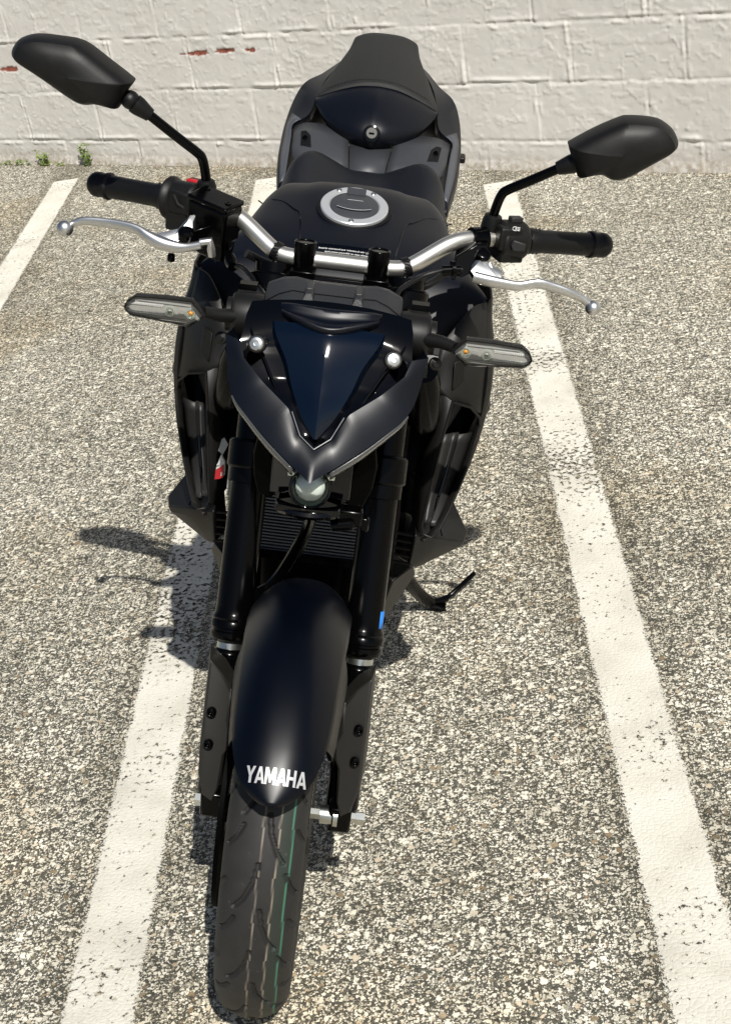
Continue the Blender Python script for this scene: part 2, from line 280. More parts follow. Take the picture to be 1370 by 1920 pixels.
class MB:
    def __init__(s): s.v = []; s.f = []; s.mi = []; s.m = 0
    def add(s, verts, faces):
        o = len(s.v); s.v += [tuple(p) for p in verts]
        for f in faces: s.f.append([o + i for i in f]); s.mi.append(s.m)
        return s
    def box(s, c, size, rot=None, taper=1.0):
        R = rot or Matrix.Identity(3); vs = []
        for z in (-1, 1):
            k = taper if z > 0 else 1.0
            for x, y in ((-1, -1), (1, -1), (1, 1), (-1, 1)):
                vs.append(V3(c) + R @ Vector((x * size[0] / 2 * k, y * size[1] / 2 * k, z * size[2] / 2)))
        return s.add(vs, [(0, 3, 2, 1), (4, 5, 6, 7), (0, 1, 5, 4), (1, 2, 6, 5), (2, 3, 7, 6), (3, 0, 4, 7)])
    def loft(s, rings, closed=True, cap=True):
        n = len(rings[0]); vs = [p for r in rings for p in r]; fs = []
        for i in range(len(rings) - 1):
            for j in range(n if closed else n - 1):
                k = (j + 1) % n; fs.append((i * n + j, i * n + k, (i + 1) * n + k, (i + 1) * n + j))
        if cap and closed:
            fs.append(tuple(range(n))[::-1]); fs.append(tuple((len(rings) - 1) * n + j for j in range(n)))
        return s.add(vs, fs)
    def sheet(s, rows): return s.loft(rows, closed=False, cap=False)
    def tube(s, pts, r, seg=12, cap=True, flat=1.0, up=None, closed=False):
        P = [V3(p) for p in pts]; n = len(P); R = r if isinstance(r, (list, tuple)) else [r] * n
        F = flat if isinstance(flat, (list, tuple)) else [flat] * n
        rings = []; N = None
        for i in range(n):
            if closed: T = (P[(i + 1) % n] - P[i - 1]).normalized()
            else: T = (P[min(i + 1, n - 1)] - P[max(i - 1, 0)]).normalized()
            if up is not None: N = (V3(up) - T * T.dot(V3(up))).normalized()
            elif N is None:
                a = Vector((0, 0, 1)) if abs(T.z) < 0.9 else Vector((1, 0, 0)); N = (a - T * T.dot(a)).normalized()
            else: N = (N - T * T.dot(N)).normalized()
            B = T.cross(N)
            rings.append([P[i] + N * (R[i] * math.cos(2 * PI * k / seg)) + B * (R[i] * F[i] * math.sin(2 * PI * k / seg)) for k in range(seg)])
        if closed: rings.append(rings[0]); cap = False
        return s.loft(rings, True, cap)
    def lathe(s, prof, o, axis, seg=28, cap=True, a0=0.0, a1=2 * PI):
        """prof: (distance along axis, radius)"""
        A = V3(axis).normalized(); a = Vector((0, 0, 1)) if abs(A.z) < 0.9 else Vector((1, 0, 0))
        N = (a - A * A.dot(a)).normalized(); B = A.cross(N); rings = []
        for t, r in prof:
            rings.append([V3(o) + A * t + N * (r * math.cos(2 * PI * k / seg)) + B * (r * math.sin(2 * PI * k / seg)) for k in range(seg)])
        return s.loft(rings, True, cap)
    def ball(s, c, r, seg=14):
        rr = r if isinstance(r, (tuple, list)) else (r, r, r); rings = []
        for i in range(1, seg):
            th = PI * i / seg
            rings.append([(c[0] + rr[0] * math.sin(th) * math.cos(2 * PI * k / (2 * seg)), c[1] + rr[1] * math.sin(th) * math.sin(2 * PI * k / (2 * seg)), c[2] - rr[2] * math.cos(th)) for k in range(2 * seg)])
        return s.loft(rings)
    def prism(s, poly, d):
        n = len(poly); a = [V3(p) for p in poly]; b = [p + V3(d) for p in a]
        return s.add(a + b, [tuple(range(n))[::-1], tuple(range(n, 2 * n))] + [(i, (i + 1) % n, n + (i + 1) % n, n + i) for i in range(n)])
    def mirror_x(s):
        n = len(s.v); s.v += [(-x, y, z) for x, y, z in s.v]; k = len(s.f)
        s.f += [[n + i for i in f[::-1]] for f in s.f[:k]]; s.mi += s.mi[:k]; return s
    def flip_x(s, sgn):
        if sgn < 0: s.v = [(-x, y, z) for x, y, z in s.v]; s.f = [f[::-1] for f in s.f]
        return s
    def build(s, name, mats, parent=None, ang=35, bevel=0.0, sub=0, solid=0.0, seg=2, fix=True):
        me = bpy.data.meshes.new(name); me.from_pydata([tuple(p) for p in s.v], [], s.f)
        mats = mats if isinstance(mats, (list, tuple)) else [mats]
        for m in mats: me.materials.append(M[m] if isinstance(m, str) else m)
        me.polygons.foreach_set("material_index", [min(i, len(mats) - 1) for i in s.mi])
        if fix:
            bm = bmesh.new(); bm.from_mesh(me); bmesh.ops.recalc_face_normals(bm, faces=bm.faces); bm.to_mesh(me); bm.free()
        me.polygons.foreach_set("use_smooth", [True] * len(me.polygons))
        if ang < 180: me.set_sharp_from_angle(angle=rad(ang))
        me.update()
        o = bpy.data.objects.new(name, me); COL.objects.link(o)
        if parent: o.parent = parent
        if solid:
            md = o.modifiers.new("solid", 'SOLIDIFY'); md.thickness = solid; md.offset = -1
        if bevel:
            md = o.modifiers.new("bevel", 'BEVEL'); md.width = bevel; md.segments = seg; md.limit_method = 'ANGLE'; md.angle_limit = rad(30); md.harden_normals = False
        if sub:
            md = o.modifiers.new("sub", 'SUBSURF'); md.levels = sub; md.render_levels = sub
        return o

def tag(o, label=None, cat=None, group=None, kind=None):
    for k, v in (("label", label), ("category", cat), ("group", group), ("kind", kind)):
        if v: o[k] = v
    return o

# numpy value noise
def vnoise(x, y, seed=0):
    xi = np.floor(x).astype(np.int64); yi = np.floor(y).astype(np.int64); fx = x - xi; fy = y - yi
    fx = fx * fx * (3 - 2 * fx); fy = fy * fy * (3 - 2 * fy)
    def h(a, b):
        n = (a * 374761393 + b * 668265263 + seed * 974634777) & 0x7fffffff
        n = ((n ^ (n >> 13)) * 1274126177) & 0x7fffffff
        return ((n ^ (n >> 16)) & 0xffff) / 65535.0
    return (h(xi, yi) * (1 - fx) + h(xi + 1, yi) * fx) * (1 - fy) + (h(xi, yi + 1) * (1 - fx) + h(xi + 1, yi + 1) * fx) * fy
def fbm(x, y, o=4, seed=0):
    r = 0; a = 0.5
    for i in range(o): r = r + a * vnoise(x, y, seed + i); x = x * 2.03; y = y * 2.03; a *= 0.5
    return r

# ================================================================== SETTING
# ---- asphalt
mb = MB(); mb.add([(-150, -150, 0), (150, -150, 0), (150, 150, 0), (-150, 150, 0)], [(0, 1, 2, 3)])
tag(mb.build("ground", 'asphalt'), "speckled grey worn asphalt of the car park", "ground", kind="structure")

# ---- painted lines
LD = Vector((-0.0567, 0.9984, 0)).normalized()
def road_line(p0, y_top, label, wear):
    L = 9.0; n = 450; rows = []
    for i in range(n + 1):
        y = -L + L * i / n; rows.append([(-0.07, y, 0), (0.0, y, 0), (0.07, y, 0)])
    m = MB(); m.sheet(rows); o = m.build("painted_line", 'paint')
    t = (y_top - p0[1]) / LD.y; top = Vector((p0[0], p0[1], 0)) + LD * t
    o.location = (top.x, top.y, 0.0022); o.rotation_euler = (0, 0, math.atan2(-LD.x, LD.y))
    at = o.data.attributes.new("wear", 'FLOAT', 'POINT')
    vals = []
    for v in o.data.vertices:
        yw = top.y + v.co.y * LD.y; k = 0.0
        for c, wd, a in wear: k = max(k, a * math.exp(-((yw - c) / wd) ** 2))
        vals.append(k)
    at.data.foreach_set("value", vals)
    return tag(o, label, "line", kind="structure")
road_line((-1.282, 3.060), 4.49, "worn white parking line at the far left edge, beyond the left handlebar grip", [(3.5, .5, .1)])
road_line((-0.4064, 3.1097), 4.08, "worn white parking line passing under the motorcycle's front wheel and its shadow", [(1.05, 0.30, 1.0), (.62, .12, .35), (-0.05, .2, .3)])
road_line((0.4315, 3.1573), 3.61, "worn white parking line on the right, running past the clutch lever side", [(1.42, 0.16, 1.0), (2.6, .3, .5), (2.0, .15, .5)])

# ---- block wall (local: X along, -Y towards the car park, Z up)
def build_wall():
    xs = np.concatenate([np.arange(-9, -4.4, 0.03), np.arange(-4.4, 0.9, 0.0045), np.arange(0.9, 7, 0.03)])
    zs = np.concatenate([np.arange(-0.06, 1.0, 0.0045), np.arange(1.0, 3.2, 0.025)])
    X, Z = np.meshgrid(xs, zs); h1 = 0.1022; H = 0.2032; Lb = 0.406
    offs = [-0.5850, -0.4439, -0.5693, -0.43]
    wz = Z + (fbm(X * 3, Z * 3, 3, 7) - 0.45) * 0.007 + (vnoise(X * 30, Z * 30, 8) - .5) * 0.003
    wx = X + (fbm(X * 4, Z * 4, 3, 17) - 0.45) * 0.008 + (vnoise(X * 26, Z * 26, 18) - .5) * 0.003
    row = np.floor((wz - h1) / H).astype(int); fz = (wz - h1) - row * H
    off = np.where(row < 0, -0.40, np.choose(np.clip(row, 0, 60) % 4, offs))
    k = np.floor((wx - off) / Lb).astype(int); fx = (wx - off) - k * Lb
    dz = np.minimum(fz, H - fz); dx = np.minimum(fx, Lb - fx)
    def hsh(a, b, s):
        n = (a * 73856093 ^ b * 19349663 ^ s * 83492791) & 0x7fffffff; n = (n * 1103515245 + 12345) & 0x7fffffff
        return ((n >> 8) & 0xffff) / 65535.0
    d = (hsh(row, k, 1) - .5) * 0.003 + (hsh(row, k, 2) - .5) * 0.005 * (fx / Lb - .5) + (hsh(row, k, 3) - .5) * 0.005 * (fz / H - .5)
    nz = fbm(X * 9, Z * 9, 3, 31); nj = fbm(X * 22, Z * 22, 3, 41)
    # recessed joints with smeared mortar and paint build-up on their edges
    gz = np.exp(-(dz / 0.0055) ** 2) * np.clip(0.3 + 2.2 * (nj - .38), -0.35, 1.15); gx = np.exp(-(dx / 0.006) ** 2) * np.clip(0.35 + 2.2 * (nz - .42), -0.6, 1.0)
    d = d - 0.0050 * gz - 0.0032 * gx
    d += 0.0055 * np.exp(-((fz - 0.0125) / 0.0065) ** 2) * np.clip((nz - .40) * 4.5, 0, 1.2) + 0.0034 * np.exp(-((H - fz - 0.012) / 0.006) ** 2) * np.clip((nj - .46) * 5, 0, 1.0)
    d += 0.0034 * np.exp(-((dx - 0.010) / 0.005) ** 2) * np.clip((nj - .42) * 5, 0, 1.1)
    # roughness of the paint-filled block faces
    d += (fbm(X * 14, Z * 14, 5, 51) - .48) * 0.0020 + (fbm(X * 60, Z * 60, 3, 61) - .45) * 0.0019
    rg = np.abs(fbm(X * 7 + 3, Z * 9, 4, 71) - .47); d += 0.0022 * np.exp(-(rg / 0.007) ** 2) * (vnoise(X * 5, Z * 5, 72) > .45)
    lump = np.clip(vnoise(X * 75, Z * 75, 81) - .80, 0, 1) * vnoise(X * 8, Z * 8, 82); d += lump * 0.018
    flake = fbm(X * 16, Z * 34, 4, 91); d += np.where((flake > .585), 0.0012, 0)
    chip = np.zeros_like(X)
    for cx, cz, a, b, s in ((-2.425, .4465, .052, .0095, 1), (-2.29, .4525, .052, .0085, 2), (-2.165, .4505, .036, .0075, 3), (-3.46, .408, .055, .012, 4), (-3.02, .455, .02, .006, 5), (-2.96, .455, .007, .006, 6), (-2.50, .444, .016, .0035, 7)):
        e = ((X - cx) / a) ** 2 + ((Z - cz - 0.1 * (X - cx) * .3) / b) ** 2 + (fbm(X * 70, Z * 90, 3, 100 + s) - .45) * 2.6
        chip = np.maximum(chip, np.clip((1.0 - e) * 4, 0, 1))
    d -= chip * 0.0035
    bank = np.clip((0.035 - Z) / 0.06, 0, 1); d += bank * (0.006 + 0.016 * fbm(X * 12, Z * 5, 3, 55))
    dirt = np.clip(1.15 - Z / (0.03 + 0.075 * fbm(X * 3.5, Z * 0 + 1, 4, 21)), 0, 1) * 0.95
    n, mm = X.shape; co = np.stack([X.ravel(), -d.ravel(), Z.ravel()], 1)
    idx = np.arange(n * mm).reshape(n, mm)
    q = np.stack([idx[:-1, :-1], idx[:-1, 1:], idx[1:, 1:], idx[1:, :-1]], -1).reshape(-1, 4)
    # back and edges so the wall has thickness
    co2 = np.array([(xs[0], .2, zs[0]), (xs[-1], .2, zs[0]), (xs[-1], .2, zs[-1]), (xs[0], .2, zs[-1])]); o = len(co)
    faces = q.tolist() + [[o, o + 3, o + 2, o + 1], idx[-1, :].tolist() + [o + 2, o + 3], [o] + idx[:, 0].tolist()[::1] + [o + 3], idx[:, -1].tolist()[::-1] + [o + 1, o + 2][::1]]
    me = bpy.data.meshes.new("block_wall"); me.from_pydata(np.concatenate([co, co2]).tolist(), [], faces)
    me.materials.append(M['wall']); me.polygons.foreach_set("use_smooth", [True] * len(me.polygons))
    for nm, arr in (("chip", chip), ("dirt", dirt)):
        a = me.attributes.new(nm, 'FLOAT', 'POINT'); a.data.foreach_set("value", np.concatenate([arr.ravel(), np.zeros(4)]).astype(np.float32))
    me.update(); ob = bpy.data.objects.new("block_wall", me); COL.objects.link(ob)
    ob.location = (1.44104, 3.21464, 0); ob.rotation_euler = (0, 0, math.atan2(-0.47655, 0.87915))
    return tag(ob, "light grey painted concrete block wall with small red chips, behind the motorcycle", "wall")
WALL = build_wall()
WMAT = Matrix.Translation((1.44104, 3.21464, 0)) @ Matrix.Rotation(math.atan2(-0.47655, 0.87915), 4, 'Z')

# ---- weeds at the wall foot
def weed(s, dy, label, stems, hmax, spread, n_leaf, lsz, seed):
    rnd = random.Random(seed); m = MB(); m.m = 0
    for i in range(stems):
        bx = rnd.uniform(-spread, spread); h = hmax * rnd.uniform(.55, 1); lx = bx + rnd.uniform(-.4, .4) * h; ly = rnd.uniform(-.25, .1) * h
        pts = [lerp((bx, 0, -0.004), (lx, ly, h), t) for t in (0, .35, .7, 1)]; m.tube(pts, [.0016, .0013, .001, .0006], 6)
        for j in range(n_leaf):
            t = rnd.uniform(.15, 1.05); c = V3(lerp((bx, 0, 0), (lx, ly, h), t)); a = rnd.uniform(0, 2 * PI); el = rnd.uniform(-.2, .9)
            d = Vector((math.cos(a) * math.cos(el), math.sin(a) * math.cos(el), math.sin(el))); sd = d.cross(Vector((0, 0, 1))).normalized()
            L = lsz * rnd.uniform(.6, 1.3); w_ = L * .3; up = sd.cross(d) * (L * .08)
            m.add([c, c + d * L * .45 + sd * w_ - up, c + d * L + up * -2, c + d * L * .45 - sd * w_ - up, c + d * L * .5 + up], [(0, 1, 4), (1, 2, 4), (2, 3, 4), (3, 0, 4)])
    o = m.build("weed", 'leaf', ang=180, fix=False); o.matrix_world = WMAT @ Matrix.Translation((s, dy, 0))
    tag(o, label, "weed", "weeds along the foot of the wall")
weed(-3.115, -.030, "taller green weed with two leafy stems against the wall, left of the grip", 5, .105, .028, 15, .019, 3)
weed(-3.36, -.035, "bushy green weed at the wall foot under the left mirror", 6, .062, .028, 16, .016, 5)
weed(-3.27, -.03, "tiny flat weed between the bushy and the taller weed", 3, .018, .03, 9, .012, 8)
weed(-3.56, -.035, "low spreading weed tuft at the far left of the wall foot", 7, .028, .11, 12, .013, 12)

rnd = random.Random(4); m = MB()
for i in range(900):
    s_ = rnd.uniform(-4.6, 1.2); dy = -.012 - abs(rnd.gauss(0, .035)); r = rnd.uniform(.0012, .0042)
    m.ball((s_, dy, r * .4), (r * rnd.uniform(.8, 1.6), r * rnd.uniform(.8, 1.3), r * rnd.uniform(.5, .9)), 3)
o = m.build("grit", 'grit', ang=20); o.matrix_world = WMAT; tag(o, "loose grit and crumbs gathered along the foot of the wall", "grit", kind="stuff")
# ================================================================== MOTORCYCLE  (x right in picture, y to the rear, z up)
LEAN = 0.26550
bike = bpy.data.objects.new("motorcycle", None); COL.objects.link(bike)
bike.rotation_euler = (0, LEAN, 0); bike.empty_display_size = 0.2
tag(bike, "matte black naked motorcycle leaning on its side stand, nose towards the viewer", "motorcycle")
WC = Vector((0.002, -0.014, 0.285)); RW = 0.284

# ---- front tyre with cut grooves
def tyre(name, c, R, hw, parent, grooves=True):
    prof = [(-.034, R - .078), (-.043, R - .074), (-.050, R - .062), (-.0545, R - .048), (-.055, R - .038), (-.0525, R - .0285), (-.0475, R - .0195), (-.040, R - .0122),
            (-.030, R - .0066), (-.020, R - .0029), (-.010, R - .0007), (0, R)]
    prof = [(x * hw / .055, r) for x, r in prof]; prof = prof + [(-x, r) for x, r in prof[-2::-1]]
    P = np.array(spline(prof, 5)); na = 1400 if grooves else 160
    if not grooves: P = P[::3]
    th = np.linspace(0, 2 * PI, na, endpoint=False); T, I = np.meshgrid(th, np.arange(len(P)), indexing='ij')
    x = P[I, 0]; r = P[I, 1].copy(); mark = np.zeros((*x.shape, 4), np.float32); mark[..., 3] = 1
    if grooves:
        per = 2 * PI / 15; s = per * R - (T % per) * R                               # arc length within one pitch (~0.12 m)
        pl = per * R; depth = np.zeros_like(x)
        G = [([(-.003, .000), (-.007, .022), (-.017, .046), (-.027, .060)], .0020), ([(-.026, .074), (-.033, .090), (-.041, .101)], .0018), ([(-.041, .028), (-.047, .042), (-.052, .050)], .0014),
             ([(.004, .058), (.008, .082), (.018, .106), (.025, .116)], .0020), ([(.030, .012), (.037, .030), (.043, .040)], .0017), ([(.038, .076), (.046, .092), (.051, .100)], .0014)]
        for pts, wd in G:
            for a, b in zip(pts[:-1], pts[1:]):
                for sh in (-pl, 0, pl):
                    px, ps = x - a[0], s - (a[1] + sh); vx, vs = b[0] - a[0], b[1] - a[1]
                    u = np.clip((px * vx + ps * vs) / (vx * vx + vs * vs), 0, 1); dd = np.hypot(px - u * vx, ps - u * vs)
                    depth = np.maximum(depth, np.clip((wd + .0009 - dd) / .0007, 0, 1))
        r = r - depth * 0.0060
        wob = 0.0003 * np.sin(T * 31) + 0.0007 * np.sign(np.sin(T * 15 + .8))
        for lx, wd, ch, a in ((-.002, .00045, 0, .65), (.0175, .0005, 0, .75), (.0325, .0006, 1, .85)):
            mark[..., ch] = np.maximum(mark[..., ch], a * np.clip((wd + .0006 - np.abs(x - lx - wob)) / .0007, 0, 1) * (depth < .5))
        mark[..., 2] = ((x > .0185) & (x < .0325)) * .45
    y = c[1] - r * np.cos(T); z = c[2] + r * np.sin(T); co = np.stack([x, y, z], -1).reshape(-1, 3); n, k = x.shape
    idx = np.arange(n * k).reshape(n, k); nx = np.roll(idx, -1, 0)
    q = np.stack([idx[:, :-1], nx[:, :-1], nx[:, 1:], idx[:, 1:]], -1).reshape(-1, 4)
    me = bpy.data.meshes.new(name); me.from_pydata(co.tolist(), [], q.tolist()); me.materials.append(M['tyre'])
    me.polygons.foreach_set("use_smooth", [True] * len(me.polygons))
    a = me.color_attributes.new("mark", 'FLOAT_COLOR', 'POINT'); a.data.foreach_set("color", mark.reshape(-1))
    me.update(); o = bpy.data.objects.new(name, me); COL.objects.link(o); o.parent = parent; return o

def wheel(name, c, R, hw, grooves):
    m = MB(); Rr = R - .072
    m.lathe([(-hw * .68, Rr), (-hw * .72, Rr - .012), (-hw * .4, Rr - .020), (0, Rr - .028), (hw * .4, Rr - .020), (hw * .72, Rr - .012), (hw * .68, Rr), (hw * .3, Rr - .006), (-hw * .3, Rr - .006), (-hw * .68, Rr)], c, (1, 0, 0), 64, cap=False)
    m.lathe([(-.045, .02), (-.045, .034), (-.02, .030), (.02, .030), (.045, .034), (.045, .02)], c, (1, 0, 0), 28)
    for i in range(10):
        a = 2 * PI * (i // 2) / 5 + (.13 if i % 2 else -.13); b = 2 * PI * (i // 2) / 5 + (.22 if i % 2 else -.22)
        m.tube([(0, c[1] + .026 * math.cos(a), c[2] + .026 * math.sin(a)), (0, c[1] + .5 * Rr * math.cos(b), c[2] + .5 * Rr * math.sin(b)), (0, c[1] + (Rr - .02) * math.cos(b), c[2] + (Rr - .02) * math.sin(b))], [.012, .009, .011], 8, flat=1.3)
    o = m.build(name, 'metalblk', bike); tyre("tyre", c, R, hw, o, grooves); return o
fw = wheel("front_wheel", WC, RW, .0485, True)
m = MB(); m.lathe([(-.003, .085), (-.003, .149), (.003, .149), (.003, .085), (-.003, .085)], WC + Vector((-.066, 0, 0)), (1, 0, 0), 60, cap=False)
for i in range(5):
    a = 2 * PI * i / 5; m.tube([WC + Vector((-.060, .035 * math.cos(a), .035 * math.sin(a))), WC + Vector((-.065, .09 * math.cos(a + .3), .09 * math.sin(a + .3)))], .006, 8)
m.build("brake_disc", 'engine', fw)
m = MB(); m.lathe([(-.112, .006), (-.112, .0095), (-.102, .0095), (-.102, .008), (.106, .008), (.106, .0095), (.118, .0095), (.118, .006)], WC + Vector((0, -.014, -.003)), (1, 0, 0), 6)
m.lathe([(.058, .013), (.074, .013)], WC + Vector((0, -.014, -.003)), (1, 0, 0), 20); m.lathe([(.076, .0155), (.082, .0155)], WC + Vector((0, -.014, -.003)), (1, 0, 0), 20); m.lathe([(-.078, .013), (-.060, .013)], WC + Vector((0, -.014, -.003)), (1, 0, 0), 20)
m.build("axle", 'chrome', fw)
wheel("rear_wheel", Vector((0, 1.345, .305)), .305, .068, False)

# ---- fork
FA = Vector((0, math.sin(rad(25)), math.cos(rad(25))))
def fk(s, z, dx=0, dy=0, dz=0):                                 # point on the fork axis at height z
    return Vector((s * (.088 + dx), .0755 + (z - .452) * math.tan(rad(25)) + dy, z + dz))
for s in (-1, 1):
    m = MB(); L = .53
    L -= .022; prof = [(0, .0225), (.001, .0272), (.004, .0292), (.011, .0292), (.0125, .0272), (.0155, .0272), (.017, .0295), (.025, .0295), (.0275, .0278), (.030, .0288), (.034, .0270), (.037, .0258), (.046, .0252), (.21, .0250), (.33, .0256), (L, .0256)]
    m.lathe(prof, fk(s, .471), FA, 40)
    m.lathe([(.238, .0262), (.239, .0292), (.262, .0292), (.263, .0268), (.275, .0268), (.276, .0282), (.29, .0282), (.291, .026)], fk(s, .449), FA, 40, cap=False)
    leg = m.build("fork_leg", 'metalblk', bike, ang=40)
    if s > 0: leg["label"] = "fork leg with a small blue sticker near its lower end"
    m = MB(); m.lathe([(-.14, .0185), (.02, .0185)], fk(s, .449), FA, 28); m.build("stanchion", 'chrome', leg)
    m = MB(); m.lathe([(-.195, .018), (-.188, .0225), (-.02, .0225), (-.004, .0235), (.010, .0235), (.012, .019)], fk(s, .449), FA, 28)
    m.box((s * .0865, -.014, .281), (.031, .050, .040)); m.box((s * .0865, .004, .264), (.024, .030, .022))
    m.build("axle_lug", 'metalblk', leg, bevel=.005)
    if s > 0:
        pts = []; 
        for zz in (.503, .528):
            row = []
            for a in np.linspace(-0.10, 0.62, 9):
                c = fk(1, zz); row.append((c.x + .0256 * math.cos(a), c.y - .0256 * math.sin(a) * .906 + 0, c.z + .0256 * math.sin(a) * .42))
            pts.append(row)
        m = MB(); m.sheet(pts); m.build("sticker", 'blue', leg, solid=.0004)
for zc, t_, w_ in ((.70, .034, .115), (.905, .026, .115)):
    m = MB(); c = fk(1, zc); Rm = Matrix.Rotation(rad(-25), 3, 'X')
    m.box((0, c.y + .018, c.z), (2 * w_ - .05, .07, t_), Rm)
    for s in (-1, 1): m.lathe([(-t_ / 2 - .003, .033), (t_ / 2 + .003, .033)], fk(s, zc), FA, 24)
    m.build("fork_clamp", 'metalblk', bike, bevel=.004)

# ---- front fender
FC = Vector((0.0045, -0.03, 0.287))
def fend(a, u):
    """a: angle above the forward horizontal (deg), u: -1..1 across"""
    w_ = np.interp(a, [39.8, 41.3, 43.5, 47, 52, 60, 72, 90, 110, 135], [.011, .0245, .0365, .047, .0545, .0595, .062, .0660, .067, .064])
    dr = np.interp(a, [38, 46, 60, 90, 135], [.002, .014, .030, .040, .040])
    x = w_ * u; r = np.interp(a, [38, 70, 95, 120], [.324, .322, .317, .310]) - dr * abs(u) ** 2.6 - .003 * u * u
    return Vector((FC.x + x, FC.y - r * math.cos(rad(a)), FC.z + r * math.sin(rad(a))))
m = MB(); rows = []
for a in np.concatenate([np.linspace(39.8, 52, 15), np.linspace(54, 120, 26)]):
    r = [fend(a, u) for u in np.linspace(-1, 1, 33)]
    lo = []
    for sgn, p in ((-1, r[0]), (1, r[-1])):
        d = (FC - p); d.x = 0; d.normalize(); k = np.interp(a, [38, 50, 60], [.004, .006, .012]); lo.append(p + d * k + Vector((-sgn * .001, 0, 0)))
    rows.append([lo[0]] + r + [lo[1]])
m.sheet(rows); fender = m.build("front_fender", 'fend', bike, ang=50, solid=.003)
# side plates tying the fender to the guards
for s in (-1, 1):
    m = MB(); rows = []
    for t in np.linspace(0, 1, 8):
        e = fend(84 - 30 * t, s * .97); g = Vector((s * (.0745 - .006 * t), .004 - .030 * t, .446 - .076 * t)); row = []
        for k in np.linspace(0, 1, 7):
            q = e.lerp(g, k); q.x += s * .004 * math.sin(PI * k); row.append(q)
        rows.append(row)
    m.sheet(rows); m.build("fender_side", 'guard', fender, ang=60, solid=.002)
# lettering
LET = {'Y': [[(0, 1), (.24, 1), (.42, .62), (.62, 1), (.86, 1), (.54, .42), (.54, 0), (.31, 0), (.31, .42)]],
       'A': [[(0, 0), (.22, 0), (.28, .19), (.60, .19), (.66, 0), (.88, 0), (.56, 1), (.32, 1)], [(.335, .37), (.545, .37), (.44, .74)]],
       'M': [[(0, 0), (.21, 0), (.21, .66), (.42, .12), (.56, .12), (.77, .66), (.77, 0), (.98, 0), (.98, 1), (.70, 1), (.49, .46), (.28, 1), (0, 1)]],
       'H': [[(0, 0), (.22, 0), (.22, .40), (.60, .40), (.60, 0), (.82, 0), (.82, 1), (.60, 1), (.60, .59), (.22, .59), (.22, 1), (0, 1)]]}
m = MB(); pen = 0.0; word = "YAMAHA"; adv = {'Y': .84, 'A': .89, 'M': 1.07, 'H': .91}; total = sum(adv[c] for c in word) - .05
HT = .0195; WD = .0700; kx = WD / total
for c in word:
    loops = [[Vector((p[0], p[1], 0)) for p in lp] for lp in LET[c]]
    flat = [p for lp in loops for p in lp]; tr = geometry.tessellate_polygon(loops)
    bm = bmesh.new(); vv = [bm.verts.new(p) for p in flat]
    for f in tr:
        try: bm.faces.new([vv[i] for i in f])
        except ValueError: pass
    bmesh.ops.subdivide_edges(bm, edges=bm.edges[:], cuts=3, use_grid_fill=True); bm.verts.index_update()
    pts = []
    for v in bm.verts:
        X = (pen + v.co.x) * kx - WD / 2 + .002; a = 44.2 + v.co.y * HT / .324 * 180 / PI
        wv = np.interp(a, [39.8, 41.3, 43.5, 47, 52, 60], [.011, .0245, .0365, .047, .0545, .0595]); u = X / wv
        p = fend(a, u); n = (p - FC); n.x *= .55; n.normalize(); pts.append(p + n * .0009)
    m.add(pts, [[v.index for v in f.verts] for f in bm.faces]); bm.free(); pen += adv[c]
m.build("lettering", 'letter', fender, ang=180, fix=False)
# guards in front of the sliders
for s in (-1, 1):
    o = [(.107, .484), (.0885, .467), (.0725, .440), (.0725, .412), (.0675, .380), (.070, .364), (.0765, .354), (.0795, .308), (.086, .290), (.100, .299), (.108, .33), (.109, .36), (.1085, .40)]
    yf = lambda x, z: -.046 + (z - .27) * .27 + max(0, .088 - x) * .5
    m = MB(); m.m = 0
    front = [Vector((x, yf(x, z), z)) for x, z in o]; mid = [Vector((.092 + (x - .092) * .86, yf(.092 + (x - .092) * .86, z) - .0028, .385 + (z - .385) * .96)) for x, z in o]
    back = [Vector((x + (.004 if x > .1 else 0), yf(x, z) + .035, z)) for x, z in o]
    m.loft([back, front, mid])
    # strut joining the fender side
    m.prism([(.060, .03, .440), (.074, .006, .445), (.073, -.012, .41), (.062, -.036, .378), (.055, .0, .37)], (.004, .0, .0))
    for z in (.418, .374):
        m.m = 1; m.lathe([(0, .0068), (.006, .0068), (.008, .005), (.008, .003), (.004, .003)], (.0975, yf(.0975, z) - .004, z), (.12, -.98, .1), 20)
    m.flip_x(s); m.build("fork_guard", ['guard', 'metalblk'], fender, ang=30, bevel=.0025)

# ---- nose cowl
OUT = [(.1265, .112, .902), (.1175, .092, .852), (.1065, .076, .833), (.0885, .060, .820), (.0605, .040, .8005), (.0265, .019, .7805), (0, -.004, .7695)]
INN = [(.1065, .104, .899), (.0995, .092, .8815), (.0735, .080, .858), (.0375, .056, .838), (.0205, .0405, .8080), (0, .029, .7970)]
def rs(c, n): return [tuple(p) for p in spline(c, n)]
def rl(c, n): return [lerp(a, b, k / n) for a, b in zip(c[:-1], c[1:]) for k in range(n)] + [c[-1]]
def resamp(P, n):
    A = np.array(P, float); L = np.concatenate([[0], np.cumsum(np.linalg.norm(np.diff(A, axis=0), axis=1))]); q = np.linspace(0, L[-1], n)
    return [tuple(float(np.interp(x, L, A[:, k])) for k in range(3)) for x in q]
m = MB(); oc = resamp(rs(OUT, 8), 37); ic = resamp(rl(INN, 8), 37); rows = []
